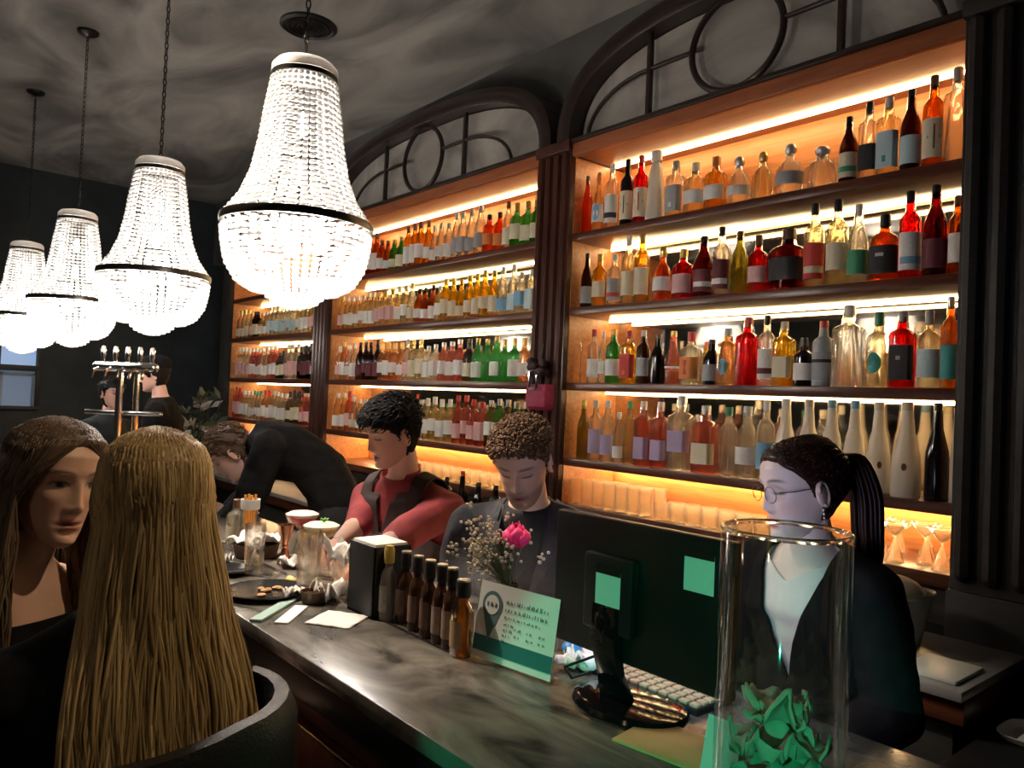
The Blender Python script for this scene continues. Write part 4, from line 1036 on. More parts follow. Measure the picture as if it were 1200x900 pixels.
# --- bartender in wine red shirt and brown vest, looking down to his right
hc = at_d(461, 508, 2.75); fd = face_dir(461, 508, 0.5, -0.87)
pel = Vector((hc.x+0.16, hc.y-0.10, 0.94)); 
p = make_pose(pel, fd, lean=0.22, torso=0.50, sh_face=face_dir(461, 508, 0.8, -0.6))
off = hc-(p.neck+Vector((0, 0, 0.165)))-p.fwd*0.06
p = make_pose(pel+Vector((off.x, off.y, off.z)), fd, lean=0.22, torso=0.50, sh_face=face_dir(461, 508, 0.8, -0.6))
RW = at_d(398, 634, 2.58); RE = at_d(424, 612, 2.74); LE = at_d(470, 628, 2.50); LW = at_d(436, 655, 2.32)
p = person('bartender in wine red shirt and dark vest leaning over the counter', p, hc, fd, 0.30, -0.12, skin=(0.78, 0.48, 0.36), brow=(0.012, 0.009, 0.008), arms={'R': (RE, RW), 'L': (LE, LW)}, lips=(0.45, 0.16, 0.14))
cloth(p, 'shirt', M_RED, 0.012, sleeves=1.3, wrinkle=0.006)
cloth(p, 'vest', M_VEST, 0.036, torso=(1, 4), wrinkle=0.003, yoke=True, cut=lambda x, y, z: np.maximum.reduce([np.minimum(y-0.0, 0.042*np.clip((z+0.13)/0.16, -0.2, 1.5)-np.abs(x)), np.minimum(z-0.02, 0.085-np.abs(x)), np.abs(x)-(0.21-0.07*np.clip((z+0.20)/0.14, 0, 1))]))
cloth(p, 'trousers', M_TROUS, 0.012, torso=None, legs=True, wrinkle=0.004)
short_hair(p, H_BLACK, 0.007, 0.004, 2400, 0.026, comb=(0.1, 1, -0.35), front=0.060, temple=0.03, seed=4, tr=0.0020, rnd_amt=0.25, topthick=0.020)
col = MB(); cn = p.neck-p.d*0.008
col.loft([[cn+p.side*(0.072*k*math.cos(a))+p.fwd*(0.072*k*math.sin(a)+0.006)+p.d*(h-(0.03 if math.sin(a) > 0.5 else 0)*math.sin(a)) for a in [2*PI*j/24 for j in range(24)]] for k, h in ((1.10, -0.03), (0.98, 0.0), (0.90, 0.026), (1.02, 0.022), (1.2, -0.012))], caps=False)
co = col.build('collar', M_RED, p.o); sdm = co.modifiers.new('t', 'SOLIDIFY'); sdm.thickness = 0.003
bd = p.chest+p.fwd*0.152+p.side*(-0.045)+p.d*0.02
MB().sphere(bd, 1, 12, 6, (0.014, 0.014, 0.010)).build('pin_badge', mat('badge_white', (0.8, 0.78, 0.75), 0.4), p.o)

# --- bearded bartender in charcoal suit, head bowed
hc = at_d(613, 543, 2.22); fd = face_dir(613, 543, 0.97, -0.25)
def placed(hc, fd, lean, torso, zoff=0.135, foff=0.06, shift=0.0, **k):
    p = make_pose((0, 0, 0.94), fd, lean=lean, torso=torso, **k)
    d = Vector(hc)-(p.neck+Vector((0, 0, zoff))+p.fwd*foff)+p.side*shift
    return make_pose((d.x, d.y, 0.94+d.z), fd, lean=lean, torso=torso, **k)
p = placed(hc, fd, 0.30, 0.50, 0.150, 0.095, width=1.05)
RE = p.shR+Vector((0, 0, -0.27))-p.fwd*0.02+p.side*0.06; RW = RE+p.fwd*0.20+Vector((0, 0, -0.08))-p.side*0.1
LE = p.shL+Vector((0, 0, -0.27))-p.fwd*0.02-p.side*0.06; LW = LE+p.fwd*0.20+Vector((0, 0, -0.08))+p.side*0.1
p = person('bearded bartender in charcoal suit looking down behind the pink rose', p, hc, fd, 0.52, 0.05, skin=(0.78, 0.50, 0.39), brow=(0.05, 0.028, 0.016), stubble=0.55, arms={'R': (RE, RW), 'L': (LE, LW)}, lips=(0.42, 0.17, 0.14), head_scale=1.0, jaw=1.06)
cloth(p, 'shirt', M_SUITDK, 0.010, sleeves=None, wrinkle=0.002)
cloth(p, 'suit_jacket', M_SUIT, 0.022, sleeves=1.98, wrinkle=0.005, cut=lambda x, y, z: np.maximum(np.minimum(y-0.02, 0.075*np.clip((z+0.30)/0.30, -0.2, 1)-np.abs(x)), np.minimum(z-0.03, 0.075-np.abs(x))))
for sg in (-1, 1):
    lp = MB(); pts = []
    c0 = p.neck+p.side*(0.07*sg)+p.fwd*0.03; c1 = p.shl+p.fwd*0.125+p.side*(0.075*sg)-p.d*0.02; c2 = p.chest+p.fwd*0.158+p.side*(0.03*sg)-p.d*0.05
    for k, (c, w) in enumerate(((c0, 0.016), (c0.lerp(c1, 0.5)+p.fwd*0.012, 0.028), (c1, 0.038), (c1.lerp(c2, 0.5)+p.fwd*0.004, 0.028), (c2, 0.006))):
        pts.append([c-p.side*(sg*w*0.2), c+p.side*(sg*w)-p.fwd*(w*0.35), c+p.side*(sg*w)-p.fwd*(w*0.35-0.005), c-p.side*(sg*w*0.2)+p.fwd*0.005])
    lp.loft(pts); lp.build('lapel', M_SUIT, p.o)
cloth(p, 'trousers', M_TROUS, 0.012, torso=None, legs=True, wrinkle=0.004)
short_hair(p, H_BROWN, 0.003, 0.002, 2600, 0.012, comb=(0, 0.5, 0.3), front=0.074, temple=0.036, nape=-0.06, seed=9, tr=0.0026, rnd_amt=0.9, topthick=0.018)

# --- bartender in black bending far over the counter
hc = at_d(273, 532, 3.5); fd = face_dir(273, 532, 0.25, -0.97)
p = placed(hc, fd, 1.12, 0.50, 0.055, 0.165, width=1.0)
RE = p.shR+Vector((0, 0, -0.25))+p.face*0.08; RW = RE+p.face*0.16+Vector((0, 0, -0.12))
LE = p.shL+Vector((0, 0, -0.25))+p.face*0.08; LW = LE+p.face*0.16+Vector((0, 0, -0.12))
p = person('sandy-haired bartender in black bending low over the counter', p, hc, fd, 0.75, 0.0, skin=(0.78, 0.48, 0.38), brow=(0.10, 0.06, 0.04), arms={'R': (RE, RW), 'L': (LE, LW)}, detail=0.7)
cloth(p, 'shirt', M_BLKCLOTH, 0.020, sleeves=1.5, wrinkle=0.006)
cloth(p, 'trousers', M_TROUS, 0.012, torso=None, legs=True, wrinkle=0.004)
short_hair(p, H_SANDY, 0.012, 0.004, 600, 0.028, comb=(0, 1, 0.1), seed=11, front=0.068, rnd_amt=0.3, topthick=0.020, tr=0.0026)

# --- server with glasses and ponytail at the till
hc = at_d(938, 574, 1.85); fd = face_dir(938, 574, 0.22, -0.975)
p = placed(hc, fd, 0.10, 0.47, 0.118, 0.045, sh_face=face_dir(938, 574, 0.62, -0.78), female=True, width=1.0)
RE = p.shR+Vector((0, 0, -0.25))+p.side*0.05+p.fwd*0.02; RW = RE+p.fwd*0.20+Vector((0, 0, -0.06))
LE = p.shL+Vector((0, 0, -0.25))-p.side*0.06+p.fwd*0.0; LW = LE+p.fwd*0.17+Vector((0, 0, -0.10))+p.side*0.06
SV = person('server with glasses and ponytail in black jacket over white top', p, hc, fd, 0.16, 0.03, skin=(0.82, 0.66, 0.60), brow=(0.05, 0.025, 0.018), lips=(0.62, 0.10, 0.11), arms={'R': (RE, RW), 'L': (LE, LW)}, nose=0.9)
p = SV
cloth(p, 'top', M_WTOP, 0.010, torso=(1, 5), wrinkle=0.003, cut=lambda x, y, z: np.maximum(z-0.045, np.minimum(y, z+0.035-0.55*np.abs(x))))
cloth(p, 'jacket', M_BLKCLOTH, 0.024, sleeves=1.95, wrinkle=0.006, cut=lambda x, y, z: np.maximum(np.minimum(y-0.015, 0.085*np.clip((z+0.27)/0.26, -0.2, 1)-np.abs(x+0.01)), np.minimum(z-0.03, 0.078-np.abs(x))))
cloth(p, 'trousers', M_TROUS, 0.012, torso=None, legs=True, wrinkle=0.004)
def tied(root, ph, rr):
    tie = Vector((0, -0.115, 0.060)); a = root.copy()
    mid = root.lerp(tie, 0.55); c = Vector((0, -0.008, 0.02)); dv = (mid-c).normalized(); rad_ = max((root-c).length, 0.104); mid = c+dv*(rad_+0.004)
    return [a, mid, tie+Vector((rr.uniform(-0.012, 0.012), rr.uniform(-0.01, 0.01), rr.uniform(-0.012, 0.012)))]
long_hair(p, H_AUB, tied, 900, 5, 0.0032, front=0.080, temple=0.040, thick=0.007, nape=-0.07, seg=6, wave=0.001)
tail = MB(); tv = []; tf = []; ts = []
rr = random.Random(8)
for k in range(90):
    a = rr.uniform(0, 6.28); q = rr.uniform(0, 1)**0.5
    e = [Vector((0.010*q*math.cos(a), -0.112+0.008*q*math.sin(a), 0.062)), Vector((0.026*q*math.cos(a), -0.152+0.022*q*math.sin(a), 0.055)), Vector((0.036*q*math.cos(a), -0.172+0.030*q*math.sin(a), -0.03)), Vector((0.036*q*math.cos(a), -0.165+0.030*q*math.sin(a), -0.12)), Vector((0.026*q*math.cos(a), -0.155+0.022*q*math.sin(a), -0.20-0.05*rr.random()))]
    pts = catmull(e, 4); m2 = MB(); m2.tube(pts, [0.006]*(len(pts)-2)+[0.004, 0.001], 5)
    b = len(tv); tv += p.to_w([tuple(x) for x in m2.v]).tolist(); tf += [tuple(i+b for i in f) for f in m2.f]; ts += [rr.random()]*len(m2.v)
build_hair(p, 'ponytail', H_AUB, np.array(tv), tf, ts)
gl = MB(); MGL = mat('glasses_wire', (0.12, 0.09, 0.08), 0.3, 0.8)
for sg in (-1, 1):
    ring = [(sg*0.031+0.023*math.cos(a), 0.098-0.10*abs(sg*0.031+0.023*math.cos(a))**1.5*2.2, 0.004+0.019*math.sin(a)) for a in [2*PI*j/20 for j in range(20)]]
    gl.tube([tuple(q) for q in p.to_w(ring)], 0.0011, 5, closed=True)
    gl.tube([tuple(q) for q in p.to_w([(sg*0.053, 0.085, 0.010), (sg*0.072, 0.060, 0.010), (sg*0.079, 0.015, 0.012), (sg*0.079, -0.010, 0.014)])], 0.0013, 5)
gl.tube([tuple(q) for q in p.to_w([(-0.009, 0.100, 0.010), (0, 0.104, 0.012), (0.009, 0.100, 0.010)])], 0.0013, 5)
gl.build('glasses', MGL, p.o)
for sg in (-1, 1):
    er = MB()
    for k in range(4): er.sphere(tuple(p.to_w([(sg*0.080, -0.004, -0.040-0.009*k)])[0]), 0.0042-0.0004*k, 8, 6)
    er.build('earring', M_CHROME, p.o)

# --- guest with long blonde hair, seen from behind on a bar stool
hc = at_d(180, 592, 1.27); fd = (0.10, 1.0)
p = placed(hc, fd, 0.06, 0.47, 0.16, 0.03, shift=-0.05, female=True, width=0.95)
RE = p.shR+Vector((0.02, 0.06, -0.26)); RW = RE+Vector((0.14, 0.16, 0.02)); LE = p.shL+Vector((-0.02, 0.05, -0.26)); LW = LE+Vector((0.12, 0.20, 0.0))
def bar_knees(p):
    out = []
    for sy in (-0.10, 0.10):
        k = Vector((p.pel.x+0.34, p.pel.y+sy, p.pel.z-0.08)); a = Vector((k.x-0.06, k.y, k.z-0.42)); out.append((k, a, a+Vector((0.13, 0, -0.04))))
    return out
BL = person('guest with long straight blonde hair and black top on a bar stool', p, hc, fd, 0.10, 0.0, skin=(0.62, 0.40, 0.30), arms={'R': (RE, RW), 'L': (LE, LW)}, legs='sit', knees=bar_knees(p)); p = BL
cloth(p, 'top', M_BLKCLOTH, 0.014, sleeves=1.9, wrinkle=0.005)
cloth(p, 'trousers', M_TROUS, 0.012, torso=None, legs=True, wrinkle=0.004)
def on_ell(q):
    c = Vector((0, -0.006, 0.0)); d = q-c; k = math.sqrt((d.x/0.090)**2+(d.y/0.112)**2+(d.z/0.134)**2) or 1
    return c+d/k
def fall_back(root, ph, rr):
    sx = -1 if (root.x < 0 or (abs(root.x) < 0.004 and rr.random() < 0.5)) else 1
    a = abs(ph); a1 = max(a, 1.45); a1 = a1+(PI-a1)*0.15
    rx = 0.086; ry = 0.108
    side = Vector((sx*rx*math.sin(a1)*1.02, -0.012+ry*math.cos(a1), min(-0.005-0.05*rr.random(), root.z-0.02)))
    topmid = on_ell((root+side)*0.5) if root.z > 0.0 else (root+side)*0.5
    spread = math.sin(a1)*sx
    nk = Vector((spread*0.096+rr.uniform(-0.012, 0.012), -0.055-0.075*abs(math.cos(a1))+rr.uniform(-0.012, 0.012), -0.15))
    sh = Vector((spread*0.112+0.0+rr.uniform(-0.02, 0.02), -0.125-0.035*abs(math.cos(a1))+rr.uniform(-0.012, 0.012), -0.30))
    e1 = Vector((spread*0.118+0.0+rr.uniform(-0.025, 0.025), -0.150-0.03*abs(math.cos(a1))+rr.uniform(-0.012, 0.012), -0.47))
    e2 = Vector((spread*0.118+0.0+rr.uniform(-0.03, 0.03), -0.150+rr.uniform(-0.02, 0.012), -0.62-0.08*rr.random()))
    return [root, topmid, side, nk, sh, e1, e2]
long_hair(p, H_BLOND, fall_back, 3400, 3, 0.0029, thick=0.010, seg=4, sides=4, wave=0.002)

# --- guest with long brown hair turned towards the blonde guest
hc = at_d(62, 566, 1.52); fd = face_dir(62, 566, 0.72, 0.70)
bd = face_dir(62, 566, 0.30, 0.95)
p = placed(hc, bd, 0.05, 0.47, 0.15, 0.07, female=True)
RE = p.shR+Vector((0.00, -0.04, -0.25)); RW = RE+Vector((0.19, 0.08, -0.08)); LE = p.shL+Vector((0.02, 0.04, -0.25)); LW = LE+Vector((0.18, -0.06, -0.09))
BR = person('guest with long brown hair and bare shoulder turned to her neighbour', p, hc, fd, 0.10, -0.10, skin=(0.78, 0.49, 0.37), lips=(0.40, 0.09, 0.08), brow=(0.03, 0.018, 0.012), eyes='open', arms={'R': (RE, RW), 'L': (LE, LW)}, legs='sit', nose=0.95, knees=bar_knees(p)); p = BR
cloth(p, 'top', M_BLKCLOTH, 0.012, torso=(1, 4), wrinkle=0.004, cut=lambda x, y, z: z+0.05)
cloth(p, 'skirt', M_TROUS, 0.012, torso=None, legs=True, wrinkle=0.004)
def fall_sides(root, ph, rr):
    sx = -1 if (root.x < 0 or (abs(root.x) < 0.006 and rr.random() < 0.5)) else 1
    a = abs(ph); a1 = min(max(a, 1.12), 2.4)
    side = Vector((sx*0.092*math.sin(a1)*1.03, -0.012+0.108*math.cos(a1), min(-0.005-0.04*rr.random(), root.z-0.02)))
    topmid = on_ell((root+side)*0.5) if root.z > 0.0 else (root+side)*0.5
    nk = Vector((sx*(0.086+rr.uniform(-0.012, 0.014)), 0.02+0.07*math.cos(a1)+rr.uniform(-0.015, 0.015), -0.13))
    sh = Vector((sx*(0.098+rr.uniform(-0.02, 0.02)), 0.055+0.05*math.cos(a1)+rr.uniform(-0.02, 0.02), -0.24))
    e2 = Vector((sx*(0.092+rr.uniform(-0.025, 0.025)), 0.09+0.04*math.cos(a1)+rr.uniform(-0.02, 0.02), -0.36-0.06*rr.random()))
    return [root, topmid, side, nk, sh, e2]
long_hair(p, H_BRUN, fall_sides, 2600, 6, 0.0028, front=0.085, temple=0.055, thick=0.012, seg=4, sides=4, wave=0.002)

# --- two people at the far end
hc = at_d(181, 440, 5.6); fd = face_dir(181, 440, 0.25, -0.97)
p = placed(hc, fd, 0.12, 0.52, 0.16, 0.05, width=1.1)
RE = p.shR+Vector((0, 0, -0.27))+p.fwd*0.06; RW = RE+p.fwd*0.2; LE = p.shL+Vector((0, 0, -0.27))+p.fwd*0.06; LW = LE+p.fwd*0.2
p = person('tall person in black jacket and dark cap by the silver tap tower', p, hc, fd, 0.15, skin=(0.72, 0.44, 0.36), arms={'R': (RE, RW), 'L': (LE, LW)}, detail=0.5, voxel=0.014)
cloth(p, 'jacket', M_BLKCLOTH, 0.022, sleeves=1.95, voxel=0.014); cloth(p, 'trousers', M_TROUS, 0.012, torso=None, legs=True, voxel=0.014)
short_hair(p, H_BLACK, 0.016, 0.002, 60, 0.02, front=0.05, temple=0.0, seed=2)
cp = MB(); cp.v = []; 
cp.loft([[Vector(q) for q in p.to_w([(0.100*k*math.cos(a), -0.008+0.122*k*math.sin(a), z) for a in [2*PI*j/20 for j in range(20)]])] for k, z in ((0.98, 0.045), (1.0, 0.06), (0.95, 0.095), (0.75, 0.128), (0.35, 0.146), (0.02, 0.15))]); cp.build('cap', M_BLKCLOTH, p.o)
hc = at_d(131, 462, 6.2); fd = face_dir(131, 462, 0.6, 0.8)
p = placed(hc, fd, 0.05, 0.50, 0.16, 0.04, female=True)
RE = p.shR+Vector((0, 0, -0.25))+p.fwd*0.05; RW = RE+p.fwd*0.18+Vector((0, 0, 0.06)); LE = p.shL+Vector((0, 0, -0.25))+p.fwd*0.05; LW = LE+p.fwd*0.18
p = person('person in dark clothes and headband facing the tap tower', p, hc, fd, 0.05, skin=(0.72, 0.44, 0.36), arms={'R': (RE, RW), 'L': (LE, LW)}, eyes='open', detail=0.5, voxel=0.014)
cloth(p, 'jacket', mat('navy_cloth', (0.008, 0.014, 0.02), 0.85, var=0.2), 0.020, sleeves=1.9, voxel=0.014); cloth(p, 'trousers', M_TROUS, 0.012, torso=None, legs=True, voxel=0.014)
short_hair(p, H_BLACK, 0.014, 0.003, 100, 0.03, front=0.07, temple=0.04, nape=-0.10, seed=3)
hbm = MB(); hbm.loft([[Vector(q) for q in p.to_w([(0.094*math.cos(a), -0.008+0.114*math.sin(a)*1.02, z) for a in [2*PI*j/20 for j in range(20)]])] for z in (0.055, 0.085)], caps=False); hb = hbm.build('headband', mat('navy_cloth', (0.008, 0.014, 0.02)), p.o)

# ------------------------------------------------------------------ things on the counter
def T(px, py, z=ZTOP): q = at_z(px, py, z); return q
M_CLR = thin_glass('clear_glass')
M_WATER = glass((0.95, 0.96, 0.95), 0.02, 0.5, 1.33)
def drink(px, py, r, h, fill, label, ice=True):
    q = T(px, py); t = thing('highball_glass', label, 'glass', q, 'water glasses on the bar')
    MB().lathe([(r*0.86, 0), (r*0.88, 0.003), (r, h), (r-0.002, h), (r*0.86-0.003, 0.012), (0.001, 0.011)], 24).build('glass_wall', M_TG, t, local=True)
    if fill: MB().lathe([(r*0.80, 0.0135), (r*0.90, h*fill), (0.001, h*fill)], 20).build('water', M_WATER, t, local=True)
    if ice:
        for k in range(3):
            c = Vector((rb.uniform(-0.3, 0.3)*r, rb.uniform(-0.3, 0.3)*r, h*(0.25+0.2*k)))
            MB().box(c.x-0.009, c.y-0.009, c.z-0.009, c.x+0.009, c.y+0.009, c.z+0.009, Matrix.Rotation(k, 3, 'Z') @ Matrix.Rotation(0.5*k, 3, 'X')).build('ice_cube', M_TG, t, bevel=0.002, local=True)
    return t
drink(297, 673, 0.031, 0.150, 0.55, 'tall clear glass of iced water beside the black plate')
drink(360, 692, 0.034, 0.165, 0.0, 'tall empty ribbed glass next to the crumpled napkins', False)
drink(243, 652, 0.031, 0.135, 0.5, 'clear water glass beside the yellow-capped bottle', False)
# black plates with remains
def plate(px, py, r, label, food=True, tilt=0):
    q = T(px, py); t = thing('plate', label, 'plate', q, 'plates on the bar')
    MB().lathe([(r*0.55, 0), (r*0.62, 0.002), (r, 0.014), (r, 0.017), (r*0.64, 0.007), (0.001, 0.006)], 36).build('dish', M_CERAM, t, local=True)
    if food:
        for k in range(7):
            a = rb.uniform(0, 6.28); d = r*0.5*rb.random()
            MB().sphere((d*math.cos(a), d*math.sin(a), 0.0105), 1, 8, 5, (0.014*rb.uniform(0.6, 1.3), 0.010, 0.005)).build('crumb', mat('food_brown', (0.45, 0.25, 0.10), 0.7, var=0.3), t, local=True)
    return t
plate(312, 697, 0.108, 'round black plate with crumbs beside the folded napkin')
plate(268, 672, 0.070, 'small black side plate behind the iced water glass', False)
# crumpled / folded napkins
def napkin(pts_center, sx, sy, rot, amp, label, seed, folds=1, group='white napkins on the bar', lift=0.0, material=None):
    rr = random.Random(seed); n = 14; q = Vector(pts_center); vs = []; cr, sr = math.cos(rot), math.sin(rot)
    for i in range(n):
        for j in range(n):
            u, v = i/(n-1)-0.5, j/(n-1)-0.5
            hgt = amp*abs(noise.noise(Vector((u*3.5+seed, v*3.5, seed*0.7))))*2.2+amp*0.5*abs(noise.noise(Vector((u*9, v*9+seed, 0))))
            x, y = u*sx+amp*0.5*noise.noise(Vector((u*5, v*5, seed+9))), v*sy+amp*0.5*noise.noise(Vector((u*5, v*5, seed+19)))
            vs.append((x*cr-y*sr, x*sr+y*cr, 0.0025+hgt))
    fs = [(i*n+j, (i+1)*n+j, (i+1)*n+j+1, i*n+j+1) for i in range(n-1) for j in range(n-1)]
    mn = min(v[2] for v in vs); vs = [(a, b, c-mn+0.003) for a, b, c in vs]
    o = MB().add(vs, fs).build('napkin', material or M_WHITEC, None, angle=75); o.location = q+Vector((0, 0, lift)); md = o.modifiers.new('t', 'SOLIDIFY'); md.thickness = 0.003; md.offset = -1
    return tag(o, label, 'napkin', group)
napkin(T(396, 727), 0.115, 0.115, 0.6, 0.0015, 'flat folded white napkin lying on the stone counter', 3)
napkin(T(388, 702), 0.09, 0.08, 0.2, 0.030, 'crumpled white napkin pile beside the empty glass', 5)
napkin(T(345, 700), 0.05, 0.05, 1.0, 0.018, 'small crumpled white napkin between plate and empty glass', 8)
napkin(T(258, 660), 0.06, 0.06, 0.5, 0.022, 'crumpled white napkin on the counter by the side plate', 12)
napkin(T(345, 664), 0.09, 0.08, 0.9, 0.02, 'crumpled white napkin under the copper jigger', 15)
# strips beside the plate: a white folded card and a teal one
c = T(344, 721); single(MB().box(c.x-0.022, c.y-0.075, ZTOP, c.x+0.012, c.y+0.075, ZTOP+0.005, Matrix.Rotation(-0.75, 3, 'Z')), 'napkin_strip', M_PAPER, 'long white paper strip lying at the counter edge', 'paper', bevel=0.001)
c = T(322, 716); single(MB().box(c.x-0.016, c.y-0.10, ZTOP, c.x+0.014, c.y+0.10, ZTOP+0.007, Matrix.Rotation(-0.85, 3, 'Z')), 'menu_card', mat('teal_card', (0.28, 0.42, 0.38), 0.6, var=0.05), 'long pale teal card lying beside the black plate', 'card', bevel=0.001)
# dark bowl-like cup
q = T(367, 706); t = thing('dipping_cup', 'small dark brown dipping cup beside the folded napkin', 'cup', q)
MB().lathe([(0.022, 0), (0.030, 0.004), (0.034, 0.032), (0.031, 0.032), (0.027, 0.008), (0.001, 0.007)], 24).build('cup_body', mat('brown_stoneware', (0.09, 0.05, 0.03), 0.3, var=0.3), t, local=True)
MB().lathe([(0.029, 0.024), (0.001, 0.025)], 20).build('sauce', mat('sauce', (0.18, 0.08, 0.02), 0.3), t, local=True)
# lemon wedge
q = T(340, 685); single(MB().sphere((q.x, q.y, ZTOP+0.012), 1, 12, 8, (0.012, 0.022, 0.012)), 'lemon_wedge', mat('lemon', (0.85, 0.62, 0.15), 0.5, var=0.1), 'yellow lemon wedge beside the empty tall glass', 'lemon')
# copper jigger
q = T(333, 661); t = thing('jigger', 'tall copper double jigger standing by the cocktails', 'jigger', q)
MCOP = mat('copper', (0.80, 0.38, 0.22), 0.25, 1.0, var=0.1)
MB().lathe([(0.024, 0), (0.023, 0.003), (0.008, 0.055), (0.008, 0.060), (0.027, 0.125), (0.025, 0.125), (0.007, 0.064), (0.001, 0.064)], 24).build('jigger_body', MCOP, t, local=True)
MB().lathe([(0.0095, 0.053), (0.011, 0.057), (0.0095, 0.062), (0.007, 0.0575)], 20, ring=True).build('jigger_ring', MCOP, t, local=True)
# cocktails
def cocktail(px, py, dep_z, liquid, foam, label, mint):
    q = T(px, py); t = thing('cocktail', label, 'cocktail', q, 'cocktails in front of the bartender')
    s_ = 1.12
    MB().lathe([(r*s_, z*s_) for r, z in coupe_prof], 28).build('coupe', M_TG, t, local=True)
    MB().lathe([(0.012*s_, 0.101*s_), (0.036*s_, 0.1145*s_), (0.044*s_, 0.126*s_), (0.001, 0.126*s_)], 24).build('drink', mat('drink_'+liquid[0], liquid[1], 0.25), t, local=True)
    MB().lathe([(0.044*s_, 0.1265*s_), (0.0468*s_, 0.134*s_), (0.035*s_, 0.140*s_), (0.001, 0.141*s_)], 24).build('foam', mat('foam_'+liquid[0], foam, 0.7, bump=0.1, bscale=300), t, local=True)
    if mint:
        mm = MB()
        for k in range(7):
            a = k*0.9; L = 0.020; d = Vector((math.cos(a), math.sin(a), 0.9)).normalized(); sd = d.cross(Vector((0, 0, 1))).normalized(); b = Vector((0.008, 0.0, 0.141*s_))
            mm.add([b, b+d*L*0.5+sd*0.008, b+d*L, b+d*L*0.5-sd*0.008], [(0, 1, 2), (0, 2, 3)])
        mm.build('mint_sprig', mat('mint', (0.10, 0.38, 0.06), 0.6, var=0.2), t, local=True)
cocktail(352, 656, 0, ('pink', (0.80, 0.06, 0.10)), (0.90, 0.60, 0.58), 'bright pink cocktail with pale foam in a coupe', False)
cocktail(374, 674, 0, ('yellow', (0.85, 0.50, 0.12)), (0.92, 0.78, 0.55), 'yellow foamy cocktail with green mint sprig in a coupe', True)
# cloth-lined basket and back-row bottles / carton at the far part of the counter
q = T(300, 652); t = thing('bread_basket', 'shallow dark basket lined with a white cloth', 'basket', q)
MB().lathe([(0.058, 0), (0.066, 0.005), (0.074, 0.045), (0.070, 0.045), (0.062, 0.010), (0.001, 0.008)], 28).build('basket_body', mat('dark_wicker', (0.09, 0.05, 0.03), 0.7, bump=0.4, bscale=120), t, local=True)
o = napkin(q, 0.14, 0.14, 0.4, 0.022, '', 31); del o['label'], o['category'], o['group']; o.name = 'lining_cloth'; o.parent = t; o.location = (0, 0, 0.046)
b = T(243, 640)
bottle(b.x, b.y+0.06, ZTOP, 0.062, 0.245, 'tall', 'black', 'maroon', 'yellow', 'dark bottle with yellow cap on the bar behind a water glass', None)
b = T(275, 638)
bottle(b.x, b.y, ZTOP, 0.060, 0.16, 'squat', 'clear', 'cream', 'brown', 'short clear bottle with cream label between dark bottle and white canister', None)
q = T(291, 640); t = thing('straw_canister', 'white topped canister holding orange straws on the bar', 'canister', q)
MB().lathe([(0.030, 0), (0.031, 0.004), (0.031, 0.15), (0.027, 0.15), (0.027, 0.01), (0.001, 0.01)], 20).build('canister_body', M_TG, t, local=True)
MB().lathe([(0.032, 0.13), (0.033, 0.135), (0.033, 0.165), (0.030, 0.165), (0.030, 0.13)], 20, ring=True).build('white_band', M_PAPER, t, local=True)
for k in range(4): MB().tube([(0.01*math.cos(k*1.5), 0.01*math.sin(k*1.5), 0.012), (0.018*math.cos(k*1.5), 0.018*math.sin(k*1.5), 0.18)], 0.0045, 6).build('straw', mat('orange_straw', (0.85, 0.38, 0.05), 0.5), t, local=True)
# glass bucket stuffed with crumpled paper beside the caddy
q = T(408, 690); t = thing('glass_bowl', 'clear glass bowl stuffed with crumpled white tissue', 'bowl', q)
MB().lathe([(0.035, 0), (0.04, 0.004), (0.046, 0.11), (0.043, 0.11), (0.037, 0.010), (0.001, 0.009)], 24).build('bowl_glass', M_TG, t, local=True)
o = napkin(q, 0.085, 0.085, 0.2, 0.055, '', 44); del o['label'], o['category'], o['group']; o.name = 'tissue'; o.parent = t; o.location = (0, 0, 0.07)
# black napkin caddy
q = T(442, 716); t = thing('napkin_caddy', 'black box caddy filled with white paper napkins', 'caddy', q)
rzc = Matrix.Rotation(0.0, 3, 'Z')
cb = MB(); w, d, h = 0.052, 0.062, 0.175
cb.box(-w, -d, 0, w, d, 0.006)
for (x0, y0, x1, y1) in ((-w, -d, -w+0.005, d), (w-0.005, -d, w, d), (-w, -d, w, -d+0.005), (-w, d-0.005, w, d)): cb.box(x0, y0, 0, x1, y1, h)
cb.build('caddy_box', mat('caddy_black', (0.012, 0.012, 0.013), 0.55, var=0.2), t, bevel=0.001, local=True)
MB().box(-w+0.006, -d+0.006, 0.10, w-0.006, d-0.006, h+0.006).build('napkin_stack', M_WHITEC, t, bevel=0.002, local=True)
